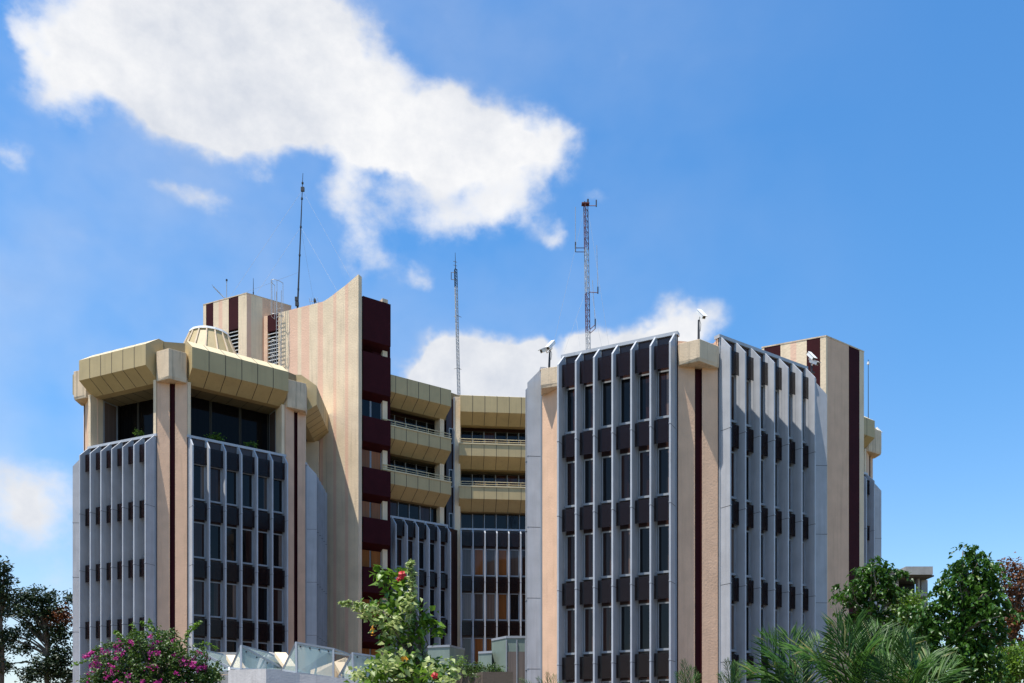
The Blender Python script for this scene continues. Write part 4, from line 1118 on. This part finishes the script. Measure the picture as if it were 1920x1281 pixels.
shoot([(780,1180),(800,1160),(818,1175),(826,1190)], Y, 'leaf_light', 40, .10, .06, .010)
shoot([(750,1200),(758,1130),(752,1100),(753,1076)], Y + .05, 'leaf_light', 50, .10, .06, .010)
def bloom(x, y, Y, s, mat, tube=True):
    c = np.array(px(x, y, Y)); n = 5; ang = np.arange(n)*2*math.pi/n + rng.random()*1.2
    ax = np.stack([np.cos(ang), np.full(n, -.35), np.sin(ang)], 1); ax /= np.linalg.norm(ax, axis=1, keepdims=True)
    Nn = np.tile(np.array([[0, -1.0, .25]]), (n, 1)) + ax*.4; Nn /= np.linalg.norm(Nn, axis=1, keepdims=True)
    fl = leaves('flower', c + ax*s*.45, Nn, ax, np.full(n, s), np.full(n, s*.8), mat, e)
    m = MB(); q = Vector(c); m.path([q, q + Vector((.01, -s*.6, .01)), q + Vector((.0, -s*1.1, .04))], [s*.07, s*.05, s*.03], 'petal_orange', n=6); build(m, 'stamen', fl)
bloom(754, 1078, Y - .25, .055, 'petal_red'); bloom(748, 1086, Y - .22, .035, 'petal_red')
bloom(815, 1267, Y - .6, .045, 'petal_red')
for x, y in ((700, 1182), (758, 1240)):
    n = 5; C = np.array(px(x, y, Y - .5)) + rng.normal(size=(n, 3))*.018
    leaves('withered_flower', C, rng.normal(size=(n, 3)), np.tile([[0, 0, -1.]], (n, 1)) + rng.normal(size=(n, 3))*.2, np.full(n, .055), np.full(n, .028), 'petal_orange', e)

# --- hedge on the planter and a pale shrub beside it
Y = 33.2
def bush(name, label, cat, blobs, Y, dens, per, crad, ln, wd, mat, base, depth=.8, hang=.0, group=None, seed=20):
    e = thing(name, (px(base, 0, Y).x, Y, GZ), label, cat, group)
    o, cc = crown(e, 'foliage', blobs, Y, dens, per, crad, ln, wd, mat, depth, hang); branches(e, (px(base, 0, Y).x, Y, GZ), cc, .05, 'bark', 14, seed=seed); return e
bush('hedge', 'clipped small-leaved green hedge in front of the grey-green annexes', 'hedge', [(895,1255,22,12),(915,1258,28,14),(932,1262,22,14),(880,1252,18,10),(905,1270,40,12),(930,1275,24,12)], Y, 9, 14, .07, .075, .045, 'leaf_bougainvillea', 905)
bush('shrub', 'pale green feathery shrub left of the clipped hedge', 'shrub', [(858,1240,18,8),(868,1246,14,8),(850,1250,14,8)], 33.6, 6, 12, .09, .16, .03, 'leaf_light', 860, seed=21)

# --- feathery palms in the right foreground
def frond(m_st, C, N, A, Ln, W, p0, p1, sag, nl, ll, rr, tw):
    p0, p1 = Vector(p0), Vector(p1); L = (p1 - p0).length
    pts = []
    for i in range(11):
        f = i/10; q = p0.lerp(p1, f) + Vector((0, 0, sag*L*4*f*(1-f)*.9)); pts.append(q)
    m_st.path(pts, [.022*(1 - .8*i/10) for i in range(11)], 'leaf_light', n=6)
    for k in range(nl):
        f = .14 + .86*(k/nl); i = min(9, int(f*10)); g = f*10 - i; q = pts[i].lerp(pts[i+1], g); d = (pts[i+1] - pts[i]).normalized()
        side = d.cross(Vector((math.sin(tw), -math.cos(tw)*.6, .9))).normalized(); up = side.cross(d)
        for sgn in (-1, 1):
            ax = (d*(.75 + .5*f) + side*sgn*(1.0 - .35*f) + up*rr.uniform(.0, .45) + Vector((0, 0, -.12))).normalized()
            l = ll*(math.sin(math.pi*(.15 + .80*f))**.6)*rr.uniform(.85, 1.1)
            C.append(q + ax*l*.5); A.append(ax); N.append((up + side*sgn*rr.uniform(-.5, .5) + d*rr.uniform(-.3, .3)).normalized()); Ln.append(l); W.append(.030*ll/.8*rr.uniform(.8, 1.2))
def palm(label, cx, cy, Y, tips, ll=.42, nl=46, seed=1, trunk_r=.09):
    rr = random.Random(seed); c = px(cx, cy, Y)
    e = thing('palm', (c.x, Y, GZ), label, 'palm', 'feathery palms in the right foreground')
    m = MB(); m.path([(c.x, Y, GZ), (c.x + .02, Y, (GZ + c.z)/2), tuple(c)], [trunk_r*1.3, trunk_r, trunk_r*.8], 'bark', n=10); build(m, 'trunk', e)
    for (tx, ty, dy) in tips:
        ms = MB(); C, N, A, Ln, W = [], [], [], [], []
        frond(ms, C, N, A, Ln, W, c, px(tx, ty, Y + dy), rr.uniform(.05, .13), nl, ll, rr, rr.uniform(-.5, .5))
        s = build(ms, 'frond', e)
        leaves('leaflets', np.array([list(v) for v in C]), np.array([list(v) for v in N]), np.array([list(v) for v in A]), np.array(Ln), np.array(W), 'palm_leaf', s, fold=.1, droop=.10)
    return e
palm('feathery palm with long pale-tipped fronds at the foot of the right stair block', 1600, 1330, 17,
     [(1602,1166,-.3),(1650,1180,.3),(1705,1200,-.4),(1555,1180,-.5),(1740,1245,-.3),(1490,1225,-.6),(1630,1225,-1.0)], .80, 34, 31)
palm('feathery palm spreading across the lower grey fins of the right tower', 1500, 1345, 18,
     [(1428,1200,-.4),(1480,1190,.2),(1405,1262,-.3),(1540,1200,.5),(1450,1240,-.9)], .80, 32, 32)
palm('feathery palm low beneath the tall drooping tree', 1700, 1350, 16,
     [(1690,1205,-.3),(1745,1228,.3),(1785,1258,-.3),(1645,1235,.2),(1715,1262,-.8)], .74, 32, 33)
palm('small young palm at the foot of the first right-hand fins', 1372, 1330, 24,
     [(1362,1238,-.2),(1380,1242,.2),(1390,1262,-.2),(1350,1265,.1),(1372,1250,-.4)], .34, 34, 34, .05)
palm('small young palm in front of the central pillar of the right tower', 1290, 1330, 26,
     [(1281,1240,-.1),(1298,1252,.2),(1310,1266,-.2),(1272,1262,.1)], .36, 32, 35, .05)
palm('small wispy palm at the bottom of the orange pillar left of the right tower', 1030, 1335, 28,
     [(1026,1262,-.1),(1040,1266,.2),(1008,1272,-.1),(975,1274,0),(1050,1280,.1)], .3, 26, 36, .04)

# --- trailing greenery in the open top storey of the left tower
def tplant(x, y, Y, rx, ry, label): return bush('terrace_plant', label, 'plant', [(x, y, rx, ry)], Y, 12, 14, .12, .16, .08, 'leaf_light', x, depth=.4, group='plants behind the parapet of the left tower')
for args in ((262, 812, 55.5, 10, 5, 'green plant behind the parapet left of the central pillar of the left tower'),
             (405, 822, 56.2, 14, 6, 'green plant behind the parapet just right of the central pillar of the left tower'),
             (470, 834, 57.6, 12, 5, 'green plant behind the parapet near the right corner of the left tower')):
    o = tplant(*args)
    o.location.z = 18.2
    for c in o.children:
        c.matrix_parent_inverse = Matrix.Translation(Vector(o.location)).inverted()
    for c in [c for c in o.children if c.name.startswith(('trunk', 'branch'))]: bpy.data.objects.remove(c)
